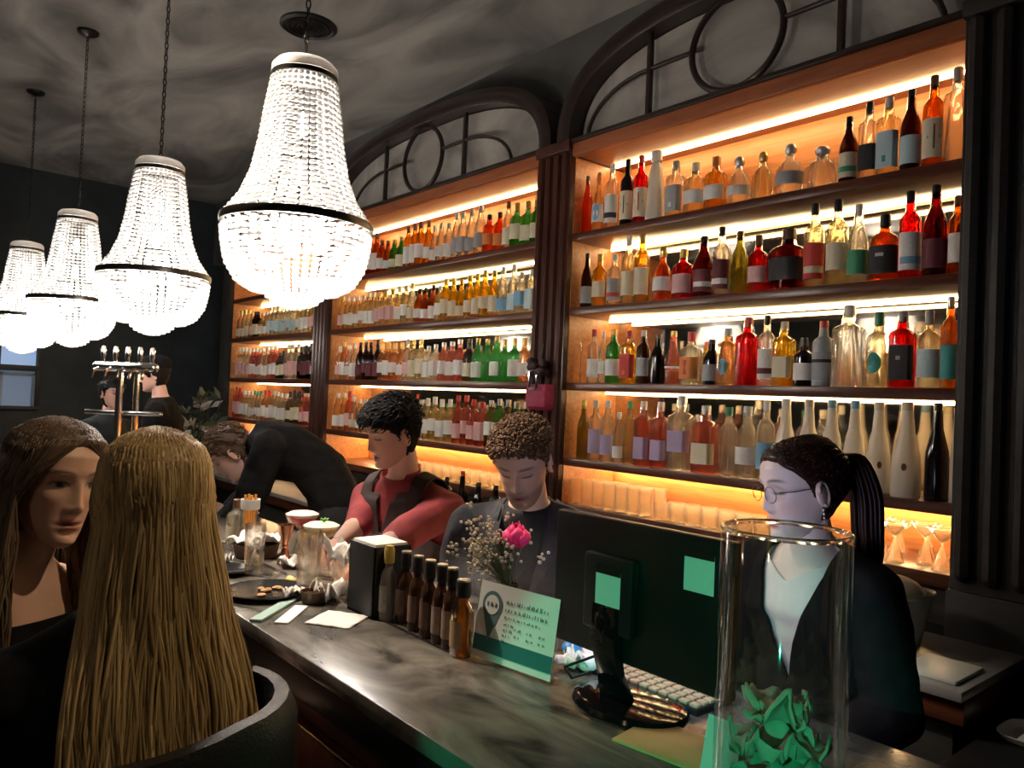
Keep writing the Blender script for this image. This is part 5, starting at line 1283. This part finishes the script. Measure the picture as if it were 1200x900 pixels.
# row of dasher bottles
def dasher(px, py, top, body, lab, cap, label, r=0.0205):
    q = T(px, py); dep = (q-EYE).dot(CF); h = (py-top)*dep/FPX*0.97
    t = thing('bitters_bottle', label, 'bottle', q, 'dasher bottles along the steel edging', rz=-0.4); t.scale = (1, 1, h/0.18)
    MB().lathe([(r*0.92, 0), (r, 0.004), (r, 0.098), (r*0.9, 0.112), (r*0.45, 0.130), (r*0.42, 0.152)], 18).build('glass', body, t, local=True)
    MB().lathe([(r*0.62, 0.138), (r*0.64, 0.142), (r*0.64, 0.170), (r*0.56, 0.175), (0.001, 0.175)], 14).build('cap', cap, t, local=True)
    if cap is not M_BLK_CAP: MB().lathe([(r*0.50, 0.174), (r*0.50, 0.18), (0.001, 0.18)], 12).build('cap_top', cap, t, local=True)
    else: MB().lathe([(r*0.60, 0.1745), (r*0.60, 0.179), (0.001, 0.18)], 14).build('cap_top', mat('cap_top_steel', (0.55, 0.53, 0.50), 0.3, 0.8), t, local=True)
    la = MB(); vs = []; n = 9
    for z in (0.022, 0.085):
        for j in range(n): a = PI+R(-75+150*j/(n-1)); vs.append(((r+0.0012)*math.cos(a), (r+0.0012)*math.sin(a), z))
    la.add(vs, [(j, j+1, n+j+1, n+j) for j in range(n-1)]).build('label', lab, t, local=True)
M_BLK_CAP = mat('cap_matt_black', (0.01, 0.01, 0.01), 0.4)
MBRG = mat('brown_bitters_glass', (0.05, 0.022, 0.012), 0.12, var=0.2)
LB = [mat('bitters_label_%d' % k, c, 0.7, var=0.25, scale=60) for k, c in enumerate(((0.35, 0.34, 0.30), (0.14, 0.07, 0.05), (0.20, 0.12, 0.09), (0.26, 0.18, 0.14), (0.24, 0.17, 0.12)))]
dasher(453, 726, 637, mat('grey_bottle_glass', (0.22, 0.22, 0.20), 0.15, var=0.3), LB[0], mat('cap_gold_yellow', (0.62, 0.46, 0.12), 0.4, 0.3), 'grey dasher bottle with yellow cap beside the napkin caddy')
dasher(473, 729, 643, MBRG, LB[1], M_BLK_CAP, 'brown dasher bottle right after the yellow-capped one')
dasher(487, 738, 648, MBRG, LB[2], M_BLK_CAP, 'brown dasher bottle third along the steel edging')
dasher(501, 746, 653, MBRG, LB[1], M_BLK_CAP, 'brown dasher bottle fourth along the steel edging')
dasher(515, 752, 658, MBRG, LB[3], M_BLK_CAP, 'brown dasher bottle fifth along the steel edging')
dasher(527, 758, 662, MBRG, LB[4], M_BLK_CAP, 'brown dasher bottle before the amber one, sixth along the edging')
dasher(540, 768, 676, glass((0.75, 0.45, 0.16), 0.03, 0.3), mat('kraft_label', (0.42, 0.28, 0.16), 0.7, var=0.2), M_BLK_CAP, 'clear amber dasher bottle next to the printed sign', 0.025)
# printed sign in an acrylic holder
BLc, BRc = T(553, 770), T(645, 803)
v = (BRc-BLc); wS = v.length; ang = math.atan2(v.y, v.x); q = (BLc+BRc)*0.5; hS = 0.163
t = thing('table_sign', 'printed pale card sign with location pin in a clear acrylic stand', 'sign', q, rz=ang)
tl = Matrix.Rotation(R(-9), 3, 'X')
def sgn(mb, name, m_): return mb.build(name, m_, t, local=True, smooth=False)
def flat(x0, z0, x1, z1, y): return MB().add([tl @ Vector(c_) for c_ in ((x0, y, z0), (x1, y, z0), (x1, y, z1), (x0, y, z1))], [(0, 1, 2, 3)])
hw = wS/2
ac = MB(); ac.box(-hw-0.003, -0.0025, 0.0, hw+0.003, 0.0025, hS+0.006, tl, (0, 0, 0)); ac.box(-hw-0.003, -0.002, 0, hw+0.003, 0.035, 0.003)
sgn(ac, 'acrylic_stand', M_CLR)
sgn(flat(-hw, 0.006, hw, hS, -0.0035), 'card', M_PAPER)
sgn(flat(-hw, 0.020, hw, 0.052, -0.0042), 'colour_band', mat('sign_teal', (0.02, 0.17, 0.18), 0.6))
pin = MB(); n = 20; cx, cz, r = -hw+0.040, hS-0.045, 0.028
out = [Vector((cx+r*math.cos(a), -0.0045, cz+r*math.sin(a))) for a in [R(-35)+R(250)*j/(n-1) for j in range(n)]]
pin.add([tl @ c_ for c_ in [Vector((cx, -0.0045, cz))]+out+[Vector((cx, -0.0045, cz-0.075))]], [(0, j, j+1) for j in range(1, n)]+[(0, n, n+1), (0, n+1, 1)])
sgn(pin, 'location_pin', mat('sign_slate', (0.10, 0.20, 0.21), 0.6))
pc = MB(); pc.add([tl @ Vector((cx, -0.0052, cz))]+[tl @ Vector((cx+0.020*math.cos(2*PI*j/20), -0.0052, cz+0.020*math.sin(2*PI*j/20))) for j in range(20)], [(0, 1+j, 1+(j+1) % 20) for j in range(20)]); sgn(pc, 'pin_disc', M_PAPER)
MINK = mat('sign_ink', (0.03, 0.05, 0.05), 0.7)
rs = random.Random(5)
def scribble(x0, z, L, hgt, y=-0.0048):
    """unreadable print: a run of small uneven strokes"""
    mb = MB(); x = x0
    while x < x0+L:
        w_ = rs.uniform(0.003, 0.010)
        for k in range(max(1, int(w_/0.003))):
            xx = x+k*0.003; hh = hgt*rs.uniform(0.5, 1); mb.add([tl @ Vector(c_) for c_ in ((xx, y, z), (xx+0.0018, y, z), (xx+0.0022, y, z+hh), (xx+0.0004, y, z+hh))], [(0, 1, 2, 3)])
        x += w_+0.003
    return mb
sgn(scribble(cx-0.014, cz-0.004, 0.026, 0.010, -0.0058), 'pin_lettering', MINK)
for z_, L_, h_ in ((hS-0.036, 0.115, 0.010), (hS-0.052, 0.11, 0.009), (hS-0.066, 0.10, 0.006)): sgn(scribble(-hw+0.078, z_, L_, h_), 'print_line', MINK)
for k in range(4): sgn(scribble(-hw+0.078, hS-0.080-0.011*k, 0.02, 0.006), 'print_line', MINK)
for k in range(3):
    sgn(scribble(-hw+0.110+0.032*k, hS-0.085, 0.016, 0.006), 'print_line', MINK); sgn(scribble(-hw+0.110+0.032*k, hS-0.098, 0.018, 0.005), 'print_line', MINK)
# flowers: small dark vase with baby's breath and one pink rose, behind the sign
q = T(578, 735); q = Vector((1.16, q.y-0.02, ZTOP)); VB = Vector((1.17, 1.36, ZTOP))
vz = thing('flower_vase', 'small dark vase of white filler flowers with one pink rose', 'flowers', VB)
MB().lathe([(0.028, 0), (0.034, 0.01), (0.038, 0.05), (0.026, 0.095), (0.018, 0.115), (0.022, 0.125), (0.018, 0.125), (0.014, 0.113), (0.001, 0.1)], 22).build('vase', M_BLACKG, vz, local=True)
gb = MB(); gs = MB(); rg = random.Random(3)
center = at_d(566, 645, (VB-EYE).dot(CF)+0.02)-VB
for k in range(46):
    tip = center+Vector((rg.gauss(0, 0.030), rg.gauss(0, 0.038), rg.gauss(0, 0.030)+0.01))
    mid = Vector((0, 0, 0.125)).lerp(tip, 0.6)+Vector((0, 0, 0.01))
    gs.tube([(0, 0, 0.11), tuple(mid), tuple(tip)], [0.0014, 0.001, 0.0006], 4)
    for j in range(6):
        c = tip+Vector((rg.gauss(0, 0.009), rg.gauss(0, 0.009), rg.gauss(0, 0.009))); gb.sphere(c, 0.0042*rg.uniform(0.7, 1.2), 6, 4)
o = gb.build('blossoms', mat('filler_flower', (0.62, 0.55, 0.42), 0.8, var=0.15), vz, local=True); o['kind'] = 'stuff'
gs.build('stems', mat('flower_stem', (0.10, 0.13, 0.05), 0.7, var=0.2), vz, local=True)
RC = at_d(605, 625, (VB-EYE).dot(CF)-0.01)-VB
MB().tube([(0, 0, 0.11), tuple(RC*0.55+Vector((0, 0, 0.08))), tuple(RC-Vector((0, 0, 0.03)))], 0.0028, 6).build('rose_stem', mat('flower_stem', (0.1, 0.13, 0.05)), vz, local=True)
MROSE = mat('rose_pink', (0.90, 0.03, 0.20), 0.6, var=0.15, scale=40)
for k in range(11):
    a = k*2.4; rr_ = 0.010+0.0018*k; ht = 0.060-0.0016*k
    pt = MB(); vs = []
    n = 7
    for i in range(6):
        s_ = i/5; rad_ = rr_*(0.40+0.85*math.sin(0.15+s_*PI*0.80)); z = -0.032+ht*s_
        for j in range(n):
            aa = a+(j/(n-1)-0.5)*1.9*(0.55+0.45*math.sin(s_*PI*0.9)); zz = z-0.010*s_*((j/(n-1)-0.5)*2)**2
            vs.append((RC.x+rad_*math.cos(aa), RC.y+rad_*math.sin(aa), RC.z+zz))
    pt.add(vs, [(i*n+j, i*n+j+1, (i+1)*n+j+1, (i+1)*n+j) for i in range(5) for j in range(n-1)])
    o = pt.build('petal', MROSE, vz, local=True); md = o.modifiers.new('t', 'SOLIDIFY'); md.thickness = 0.0012
# monitor with its back to the guests
MX = 1.07; my0, my1, mz0, mz1 = 0.700, 1.108, 1.183, 1.438
mon = thing('monitor', 'black computer monitor seen from behind on an oval foot', 'monitor', (1.10, 0.90, ZTOP))
MB().box(MX, my0, mz0, MX+0.022, my1, mz1).build('casing', M_BLACKP, mon, bevel=0.005)
MB().box(MX+0.0225, my0+0.012, mz0+0.016, MX+0.0235, my1-0.012, mz1-0.012).build('screen', emit('screen_glow', (0.66, 0.70, 1.0), SCREEN_STRENGTH), mon, smooth=False)
mc = (my0+my1)/2+0.045
MB().box(MX-0.022, mc-0.060, 1.235, MX, mc+0.060, 1.375).build('mount_cover', M_BLACKP, mon, bevel=0.008)
stand = MB(); stand.loft([[Vector((x+dx, y, z)) for dx, y in ((-0.012, mc-w_), (-0.012, mc+w_), (0.010, mc+w_), (0.010, mc-w_))] for x, z, w_ in ((MX-0.012, 1.285, 0.032), (MX-0.018, 1.22, 0.030), (MX+0.0, 1.16, 0.026), (MX+0.02, 1.112, 0.036))])
stand.build('stand_neck', M_BLACKG, mon, bevel=0.003)
ft = MB(); ft.lathe([(0.112, 0), (0.116, 0.003), (0.112, 0.010), (0.10, 0.013), (0.001, 0.014)], 40, (MX+0.03, mc-0.02, ZTOP), sx=0.80, sy=1.0); ft.build('stand_foot', M_BLACKG, mon)
# green-lit paper stickers (their printed codes left out)
for (yc_, zc_, x_) in ((0.765, 1.375, MX-0.0006), (mc-0.004, 1.315, MX-0.0226)):
    s_ = MB().add([(x_, yc_-0.030, zc_-0.030), (x_, yc_+0.030, zc_-0.030), (x_, yc_+0.030, zc_+0.034), (x_, yc_-0.030, zc_+0.034)], [(0, 1, 2, 3)]); so = s_.build('paper_sticker', M_PAPER, mon, smooth=False)
    MB().add([(x_-0.0004, yc_-0.030, zc_+0.026), (x_-0.0004, yc_+0.030, zc_+0.026), (x_-0.0004, yc_+0.030, zc_+0.044), (x_-0.0004, yc_-0.030, zc_+0.044)], [(0, 1, 2, 3)]).build('sticker_header', M_BLACKP, so, smooth=False)
MB().tube([(MX-0.004, mc+0.02, 1.19), (MX-0.03, mc+0.09, 1.15), (MX+0.02, mc+0.12, 1.110), (MX+0.10, mc+0.13, 1.106)], 0.0028, 6).build('cable', M_BLACKP, mon)
# keyboard behind the foot
kq = T(785, 797); kb = thing('keyboard', 'cream keyboard with dark key gaps lying under the monitor', 'keyboard', Vector((1.215, 0.965, ZTOP)))
MB().box(-0.055, -0.142, 0, 0.055, 0.142, 0.012).build('keyboard_base', M_BLACKP, kb, bevel=0.003, local=True)
MKEY = mat('key_cream', (0.40, 0.31, 0.18), 0.5)
kme = MB().box(-0.0075, -0.009, 0, 0.0075, 0.009, 0.006).mesh('key', bevel=0.0015)
for i in range(5):
    for j in range(12):
        o = link('key', kme, MKEY, kb); o.location = (-0.042+i*0.0205, -0.129+j*0.0234, 0.012)
# yellow menu sheets under the monitor, card hanging on the counter's far edge, wipes pack
q = T(790, 868); single(MB().box(q.x-0.075, q.y-0.10, ZTOP, q.x+0.05, q.y+0.07, ZTOP+0.004, Matrix.Rotation(0.15, 3, 'Z')), 'menu_sheets', mat('menu_yellow', (0.72, 0.50, 0.20), 0.45, var=0.12), 'yellow menu sheets lying under the monitor foot', 'menu', bevel=0.001)
q = T(828, 862); t = thing('table_card', 'green-lit folded paper card standing between monitor and glass jar', 'card', Vector((0.99, 0.665, ZTOP)))
tc_ = MB(); tc_.add([(0, -0.03, 0), (0, 0.03, 0), (0.02, 0.03, 0.085), (0.02, -0.03, 0.085), (0.04, -0.03, 0), (0.04, 0.03, 0)], [(0, 1, 2, 3), (3, 2, 5, 4)]); o = tc_.build('folded_sheet', M_PAPER, t, smooth=False, local=True); md = o.modifiers.new('t', 'SOLIDIFY'); md.thickness = 0.001
q = T(681, 781); t = thing('wipes_pack', 'small crumpled white and blue wipes pack behind the sign', 'packet', q)
o = napkin(q, 0.09, 0.06, 0.3, 0.03, '', 61); del o['label'], o['category'], o['group']; o.name = 'crumpled_wrapper'; o.parent = t; o.location = (0, 0, 0)
MB().sphere((0.0, 0.03, 0.030), 1, 12, 8, (0.022, 0.022, 0.016)).build('blue_flap', mat('wrapper_blue', (0.05, 0.25, 0.55), 0.4, var=0.2), t, local=True)
MB().sphere((-0.01, -0.03, 0.018), 1, 14, 8, (0.024, 0.024, 0.018)).build('white_lid', M_PAPER, t, local=True)
# tall glass jar with crumpled notes
JC = at_d(921, 622, 0.912); jar = thing('glass_jar', 'tall clear glass cylinder jar holding crumpled green notes', 'jar', (JC.x, JC.y, ZTOP)); jh = JC.z-ZTOP; jr = 0.0745
MB().lathe([(jr, 0), (jr, jh-0.003), (jr-0.002, jh), (jr-0.0045, jh-0.002), (jr-0.005, 0.010), (0.001, 0.009)], 48).build('jar_wall', M_CLR, jar, local=True)
MB().tube([((jr-0.0022)*math.cos(2*PI*j/48), (jr-0.0022)*math.sin(2*PI*j/48), jh) for j in range(48)], 0.0032, 8, closed=True).build('rim', glass((0.95, 0.96, 0.93), 0.02, 0.2), jar, local=True)
for k, (z_, s_, c_) in enumerate(((0.012, 0.10, (0.20, 0.42, 0.30)), (0.060, 0.10, (0.30, 0.48, 0.36)), (0.105, 0.10, (0.22, 0.45, 0.32)), (0.145, 0.095, (0.45, 0.55, 0.42)), (0.185, 0.085, (0.50, 0.55, 0.42)))):
    o = napkin((JC.x, JC.y, ZTOP), s_, s_*0.8, 0.9*k, 0.030, ['crumpled green note at the bottom of the glass jar', 'crumpled green note second from the jar bottom', 'crumpled green note in the middle of the jar pile', 'pale crumpled note near the top of the jar pile', 'pale crumpled note sticking up on top of the jar pile'][k], 70+k, group='crumpled notes in the jar', lift=z_, material=mat('note_green_%d' % k, c_, 0.8, var=0.2, scale=40))
    o.name = 'paper_note'; o['category'] = 'note'
o = single(MB().sphere((JC.x+0.0, JC.y+0.01, ZTOP+0.128), 1, 14, 8, (0.045, 0.030, 0.005)), 'orange_tag', mat('orange_red_tag', (0.55, 0.10, 0.04), 0.6, var=0.2), 'orange red paper tag among the notes in the jar', 'tag')

# ------------------------------------------------------------------ stools
def stool(x, y, rz, label, sz=0.0):
    t = thing('bar_stool', label, 'stool', (x, y, 0), 'black leather bar stools', rz)
    MB().lathe([(0.17, 0.70), (0.20, 0.715), (0.205, 0.75), (0.19, 0.785), (0.12, 0.795), (0.001, 0.797)], 32, (0, 0, sz)).build('seat', M_LEATHER, t, local=True)
    bk = MB(); rings = []
    for j in range(17):
        a = R(190+160*j/16); c_, s_ = math.cos(a), math.sin(a); k = 1-0.06*abs(j-8)/8
        hb_ = 0.80+sz; ht_ = 0.80+0.38*k
        ring = []
        for (rr_, zz) in ((0.205, hb_), (0.235, hb_), (0.262, (hb_+ht_)/2), (0.262, ht_-0.03), (0.247, ht_), (0.225, ht_), (0.212, ht_-0.03), (0.215, (hb_+ht_)/2)): ring.append(Vector((rr_*c_, rr_*s_, zz)))
        rings.append(ring)
    bk.loft(rings); bk.build('backrest', M_LEATHER, t, local=True, angle=60)
    for sx in (-1, 1):
        MB().tube([(sx*0.13, -0.125, 0.72+sz), (sx*0.165, -0.16, 0.83+sz)], 0.014, 8).build('back_post', M_STEEL, t, local=True)
    for k in range(4):
        a = PI/4+k*PI/2; MB().tube([(0.13*math.cos(a), 0.13*math.sin(a), 0.71+sz), (0.21*math.cos(a), 0.21*math.sin(a), 0.0)], 0.014, 8).build('leg', M_BLACKW, t, local=True)
    MB().tube([(0.185*math.cos(2*PI*j/28), 0.185*math.sin(2*PI*j/28), 0.26) for j in range(28)], 0.010, 8, closed=True).build('foot_ring', M_BRASS, t, local=True)
stool(BL.pel.x, BL.pel.y-0.03, 0.45, 'black leather bar stool under the blonde guest', BL.pel.z-0.115-0.797)
stool(BR.pel.x, BR.pel.y, math.atan2(-BR.face.x, BR.face.y), 'black leather bar stool under the brown-haired guest', BR.pel.z-0.115-0.797)

# ------------------------------------------------------------------ pillar ornament, back counter things, far end things
q = at_x(645, 458, 2.94)
t = thing('pink_holder', 'pink fabric pouch with silver frame hung on the mahogany pillar', 'holder', (2.95, 3.215, 1.62))
bg = MB(); bg.loft([[Vector((-x_-0.0, y_, z_)) for x_, y_ in ((0.0, -w_), (d_, -w_*0.8), (d_*1.2, 0), (d_, w_*0.8), (0.0, w_))] for z_, w_, d_ in ((-0.02, 0.085, 0.03), (0.0, 0.098, 0.05), (0.07, 0.10, 0.055), (0.125, 0.095, 0.05))]); bg.build('pouch', mat('pink_fabric', (0.26, 0.012, 0.05), 0.6, var=0.3, scale=30), t, local=True)
fr = MB()
for (y_, z0, y2, z2) in ((-0.03, 0.10, -0.03, 0.20), (0.03, 0.10, 0.03, 0.20), (-0.03, 0.10, 0.03, 0.10), (-0.03, 0.20, 0.03, 0.20)): fr.tube([(-0.075, y_, z0), (-0.075, y2, z2)], 0.007, 6, round_ends=True)
fr.build('silver_frame', M_CHROME, t, local=True)
dk = MB()
for k in range(14): a = k*0.7; dk.sphere((-0.045+0.02*math.cos(a*1.3), 0.05*math.cos(a), 0.22+0.035*math.sin(a*2)), 0.024, 8, 6)
dk.build('dark_bow', mat('dark_bow', (0.05, 0.022, 0.02), 0.6, var=0.3), t, local=True)
MB().tube([(-0.03, 0.0, 0.25), (-0.01, 0.0, 0.33), (-0.006, 0, 0.36)], 0.003, 6).build('hanger', M_STEEL, t, local=True)
# bottles and glasses standing on the back counter in the dark gap
for k in range(9):
    y = 3.25+0.16*k
    bottle(2.80, y, 0.90, 0.075, 0.26 if k % 3 else 0.31, ['wine', 'tall', 'slope'][k % 3], 'black', ['cream', None, 'maroon'][k % 3], ['red', 'black', 'black'][k % 3], 'dark bottle on the steel back counter, %s from the pink-hung pillar' % ORD[k], 'dark bottles on the back counter')
for k in range(10):
    glassware(ME_HI, 'highball_glass', 'glass', 2.74, 4.75+0.12*k, 0.90, 'clear highball glass on the back counter, %s after the dark bottles' % ORD[k], 'glasses on the back counter', M_TG)
q = Vector((2.62, 1.13, 0.90)); t = thing('steel_bin', 'grey tapered steel bin on the back counter behind the server', 'bin', q)
MB().lathe([(0.085, 0), (0.09, 0.004), (0.125, 0.175), (0.131, 0.178), (0.128, 0.182), (0.12, 0.176), (0.085, 0.010), (0.001, 0.010)], 28, sup=4.0).build('bin_body', mat('bin_grey', (0.30, 0.33, 0.31), 0.4, var=0.1), t, local=True)
MB().sphere((0, 0, 0.175), 1, 16, 10, (0.115, 0.115, 0.055)).build('bag_lining', mat('bag_cream', (0.55, 0.50, 0.40), 0.6, bump=0.4, bscale=30), t, local=True)
single(MB().box(2.38, 0.83, 0.9005, 2.60, 0.99, 0.912), 'serving_tray', mat('tray_pale', (0.62, 0.64, 0.60), 0.4, var=0.08), 'pale flat serving tray on the back counter by the bin', 'tray', bevel=0.004)
q = Vector((2.02, 0.36, 0)); t = thing('side_cabinet', 'low dark side cabinet with a pale tray by the end pillar', 'cabinet', (2.30, 0.28, 0))
MB().box(2.05, 0.0, 0.0, 2.6, 0.77, 0.74).build('cabinet_body', M_DARKW, t, bevel=0.005)
MB().box(2.03, -0.01, 0.74, 2.61, 0.78, 0.77).build('cabinet_top', M_BLACKW, t, bevel=0.004)
for k in range(2): MB().box(2.04, 0.02+0.37*k, 0.10, 2.05, 0.37+0.37*k, 0.70).build('door', M_DARKW, t, bevel=0.003)
q = at_z(1178, 858, 0.77); single(MB().lathe([(0.07, 0), (0.08, 0.004), (0.095, 0.022), (0.091, 0.022), (0.076, 0.007), (0.001, 0.006)], 24, (max(q.x, 2.14), min(q.y, 0.66), 0.7702), sup=4.0), 'square_dish', M_PAPER, 'square white dish on the low side cabinet', 'dish')
# tap tower with chrome handles at the far end of the bar
tq = Vector((1.32, 5.45, ZTOP)); tt = at_d(150, 452, (tq-EYE).dot(CF)); tq = Vector((tt.x, tt.y, ZTOP))
t = thing('tap_tower', 'chrome beer tap tower with cross bars at the far end of the bar', 'tap tower', tq)
for k in (-1, 1): MB().tube([(0.05*k, 0, 0), (0.05*k, 0, 0.62)], 0.022, 12).build('column', M_CHROME, t, local=True)
CRv = Vector((CR.x, CR.y, 0)).normalized()
MB().tube([tuple(CRv*-0.26+Vector((0, 0, 0.36))), tuple(CRv*0.22+Vector((0, 0, 0.36)))], 0.016, 10, round_ends=True).build('cross_bar', M_CHROME, t, local=True)
MB().tube([tuple(CRv*-0.20+Vector((0, 0, 0.66))), tuple(CRv*0.16+Vector((0, 0, 0.66)))], 0.035, 12, round_ends=True).build('header', M_CHROME, t, local=True)
for k in range(5):
    c_ = CRv*(-0.17+0.08*k)
    MB().tube([tuple(c_+Vector((0, 0, 0.66))), tuple(c_+Vector((-0.06, -0.03, 0.63))), tuple(c_+Vector((-0.07, -0.035, 0.58)))], 0.011, 8).build('spout', M_CHROME, t, local=True)
    MB().lathe([(0.008, 0.68), (0.014, 0.70), (0.018, 0.76), (0.012, 0.79), (0.001, 0.795)], 10, tuple(c_)).build('tap_handle', M_CHROME, t, local=True)
MB().lathe([(0.10, 0), (0.10, 0.012), (0.03, 0.025), (0.001, 0.026)], 24).build('foot', M_CHROME, t, local=True)
# pale flower arrangement by the far bay and a cream turned post
fq = at_d(236, 470, 6.2); t = thing('flower_arrangement', 'tall vase of pale flowers and dark leaves beside the far bay', 'flowers', (fq.x, fq.y, 0.90 if fq.x > 2.34 else ZTOP if fq.x < 1.34 else 0.0))
bz = t.location.z
MB().lathe([(0.07, 0), (0.09, 0.02), (0.10, 0.12), (0.06, 0.24), (0.08, 0.27), (0.07, 0.27), (0.05, 0.24), (0.001, 0.2)], 20).build('vase', M_CERAM, t, local=True)
top = fq.z-bz
pf = MB(); lf = MB(); rg = random.Random(10)
for k in range(26):
    c_ = Vector((rg.gauss(0, 0.10), rg.gauss(0, 0.12), top+rg.gauss(-0.1, 0.16)))
    lf.tube([(0, 0, 0.22), tuple(c_*0.5+Vector((0, 0, top*0.25))), tuple(c_)], [0.006, 0.005, 0.003], 5)
    for j in range(4):
        d = Vector((rg.uniform(-1, 1), rg.uniform(-1, 1), rg.uniform(-0.3, 1))).normalized(); sd = d.orthogonal().normalized(); L = 0.12
        q_ = [c_, c_+d*L*0.5+sd*0.03, c_+d*L, c_+d*L*0.5-sd*0.03]
        if k % 3: lf.add(q_, [(0, 1, 2), (0, 2, 3)])
        else: MB().add(q_, [(0, 1, 2), (0, 2, 3)]).build('petal', mat('pale_petal', (0.45, 0.42, 0.38), 0.7, var=0.2), t, local=True)
lf.build('leaves', mat('dark_leaf', (0.03, 0.05, 0.03), 0.6, var=0.3), t, local=True)
pq = at_d(103, 600, 2.55); t = thing('turned_post', 'cream turned wooden post standing beyond the two guests', 'post', (pq.x, pq.y, 0))
MB().lathe([(0.07, 0), (0.07, 0.12), (0.05, 0.16), (0.06, 0.5), (0.035, 0.75), (0.055, 0.80), (0.03, 0.84), (0.05, 0.92), (0.055, 1.0), (0.045, 1.06), (0.03, 1.10), (0.055, 1.13), (0.05, 1.19), (0.02, 1.22), (0.001, 1.225)], 24).build('post_shaft', mat('cream_paint', (0.60, 0.54, 0.40), 0.5, var=0.1), t, local=True)

# ------------------------------------------------------------------ spotlights and added fill pendants besides the chandeliers
def lamp_can(x, y, label, energy, color, target, spot=60, blend=0.4):
    t = thing('ceiling_spotlight', label, 'lamp', (x, y, ZCEIL), 'ceiling spotlights')
    d = (Vector(target)-Vector((x, y, ZCEIL-0.12))).normalized(); rot = d.to_track_quat('-Z', 'Y').to_matrix()
    MB().lathe([(0.05, 0.0), (0.05, -0.012), (0.012, -0.016), (0.010, -0.06), (0.001, -0.06)], 20).build('mount', M_BLACKP, t, local=True)
    MB().lathe([(0.001, 0.05), (0.045, 0.05), (0.048, -0.06), (0.042, -0.06), (0.040, 0.0), (0.001, 0.0)], 20, (0, 0, -0.12), rot).build('housing', M_BLACKP, t, local=True)
    ld = bpy.data.lights.new('spot_lamp', 'SPOT'); ld.energy = energy; ld.color = color; ld.spot_size = R(spot); ld.spot_blend = blend; ld.shadow_soft_size = 0.04
    lo = bpy.data.objects.new('spot_lamp', ld); C.objects.link(lo); lo.parent = t; lo.location = Vector((0, 0, -0.12))+d*0.07; lo.rotation_euler = d.to_track_quat('-Z', 'Y').to_euler()
def wall_spot(loc, target, label, energy, color, spot, blend):
    """small spotlight on a bracket on the wall behind the guests"""
    L = Vector(loc); t = thing('wall_spotlight', label, 'lamp', L)
    d = (Vector(target)-L).normalized(); rot = d.to_track_quat('-Z', 'Y').to_matrix()
    MB().box(-3.2-L.x, -0.05, -0.05, -3.185-L.x, 0.05, 0.05).build('wall_plate', M_BLACKP, t, bevel=0.004, local=True)
    MB().tube([(-3.19-L.x, 0, 0), (0, 0, 0)], 0.012, 8).build('bracket', M_BLACKP, t, local=True)
    MB().lathe([(0.001, 0.06), (0.045, 0.06), (0.048, -0.06), (0.042, -0.06), (0.040, 0.0), (0.001, 0.0)], 20, (0, 0, 0), rot).build('housing', M_BLACKP, t, local=True)
    ld = bpy.data.lights.new('spot_lamp', 'SPOT'); ld.energy = energy; ld.color = color; ld.spot_size = R(spot); ld.spot_blend = blend; ld.shadow_soft_size = 0.03
    lo = bpy.data.objects.new('spot_lamp', ld); C.objects.link(lo); lo.parent = t; lo.location = d*0.065; lo.rotation_euler = d.to_track_quat('-Z', 'Y').to_euler()
wall_spot((-3.05, -1.5, 1.95), (1.10, 0.80, 1.03), 'green spotlight on the wall behind the guests', GREEN_W, (0.06, 1.0, 0.52), 10.2, 0.15)
def pendant(x, y, z, label):  # unseen lamps added to fill light on guests and counter front
    t = thing('fill_pendant', label, 'lamp', (x, y, z), 'added pendant lamps for fill light')
    MB().lathe([(0.20, 0.0), (0.19, 0.08), (0.10, 0.20), (0.03, 0.24), (0.026, 0.24), (0.09, 0.19), (0.185, 0.075), (0.195, 0.0)], 32, ring=True).build('shade', translucent('linen_shade', (0.8, 0.66, 0.48), 0.5), t, local=True)
    MB().tube([(0, 0, 0.23), (0, 0, ZCEIL-z)], 0.004, 6).build('cord', M_BLACKP, t, local=True)
    link('bulb', ME_BULB, M_BULB, t).location = (0, 0, 0.09)
    ld = bpy.data.lights.new('fill_light', 'POINT'); ld.energy = FILL_W; ld.color = (1.0, 0.80, 0.58); ld.shadow_soft_size = 0.05
    lo = bpy.data.objects.new('fill_light', ld); C.objects.link(lo); lo.parent = t; lo.location = (0, 0, 0.05)
pendant(-1.6, 0.4, 2.35, 'added linen shaded pendant lamp, unseen fill light behind the guests')
pendant(-1.6, 3.2, 2.35, 'added linen shaded pendant lamp, unseen fill light farther along the bar')
lamp_can(1.75, 0.55, 'warm ceiling spotlight over the near end of the bar', GUEST_W, (1.0, 0.74, 0.46), (0.36, 1.50, 1.25), 40, 0.5)
lamp_can(0.35, 3.05, 'warm ceiling spotlight aimed at the bartenders', BAR_W, (1.0, 0.84, 0.66), (1.32, 2.10, 1.2), 44, 0.6)
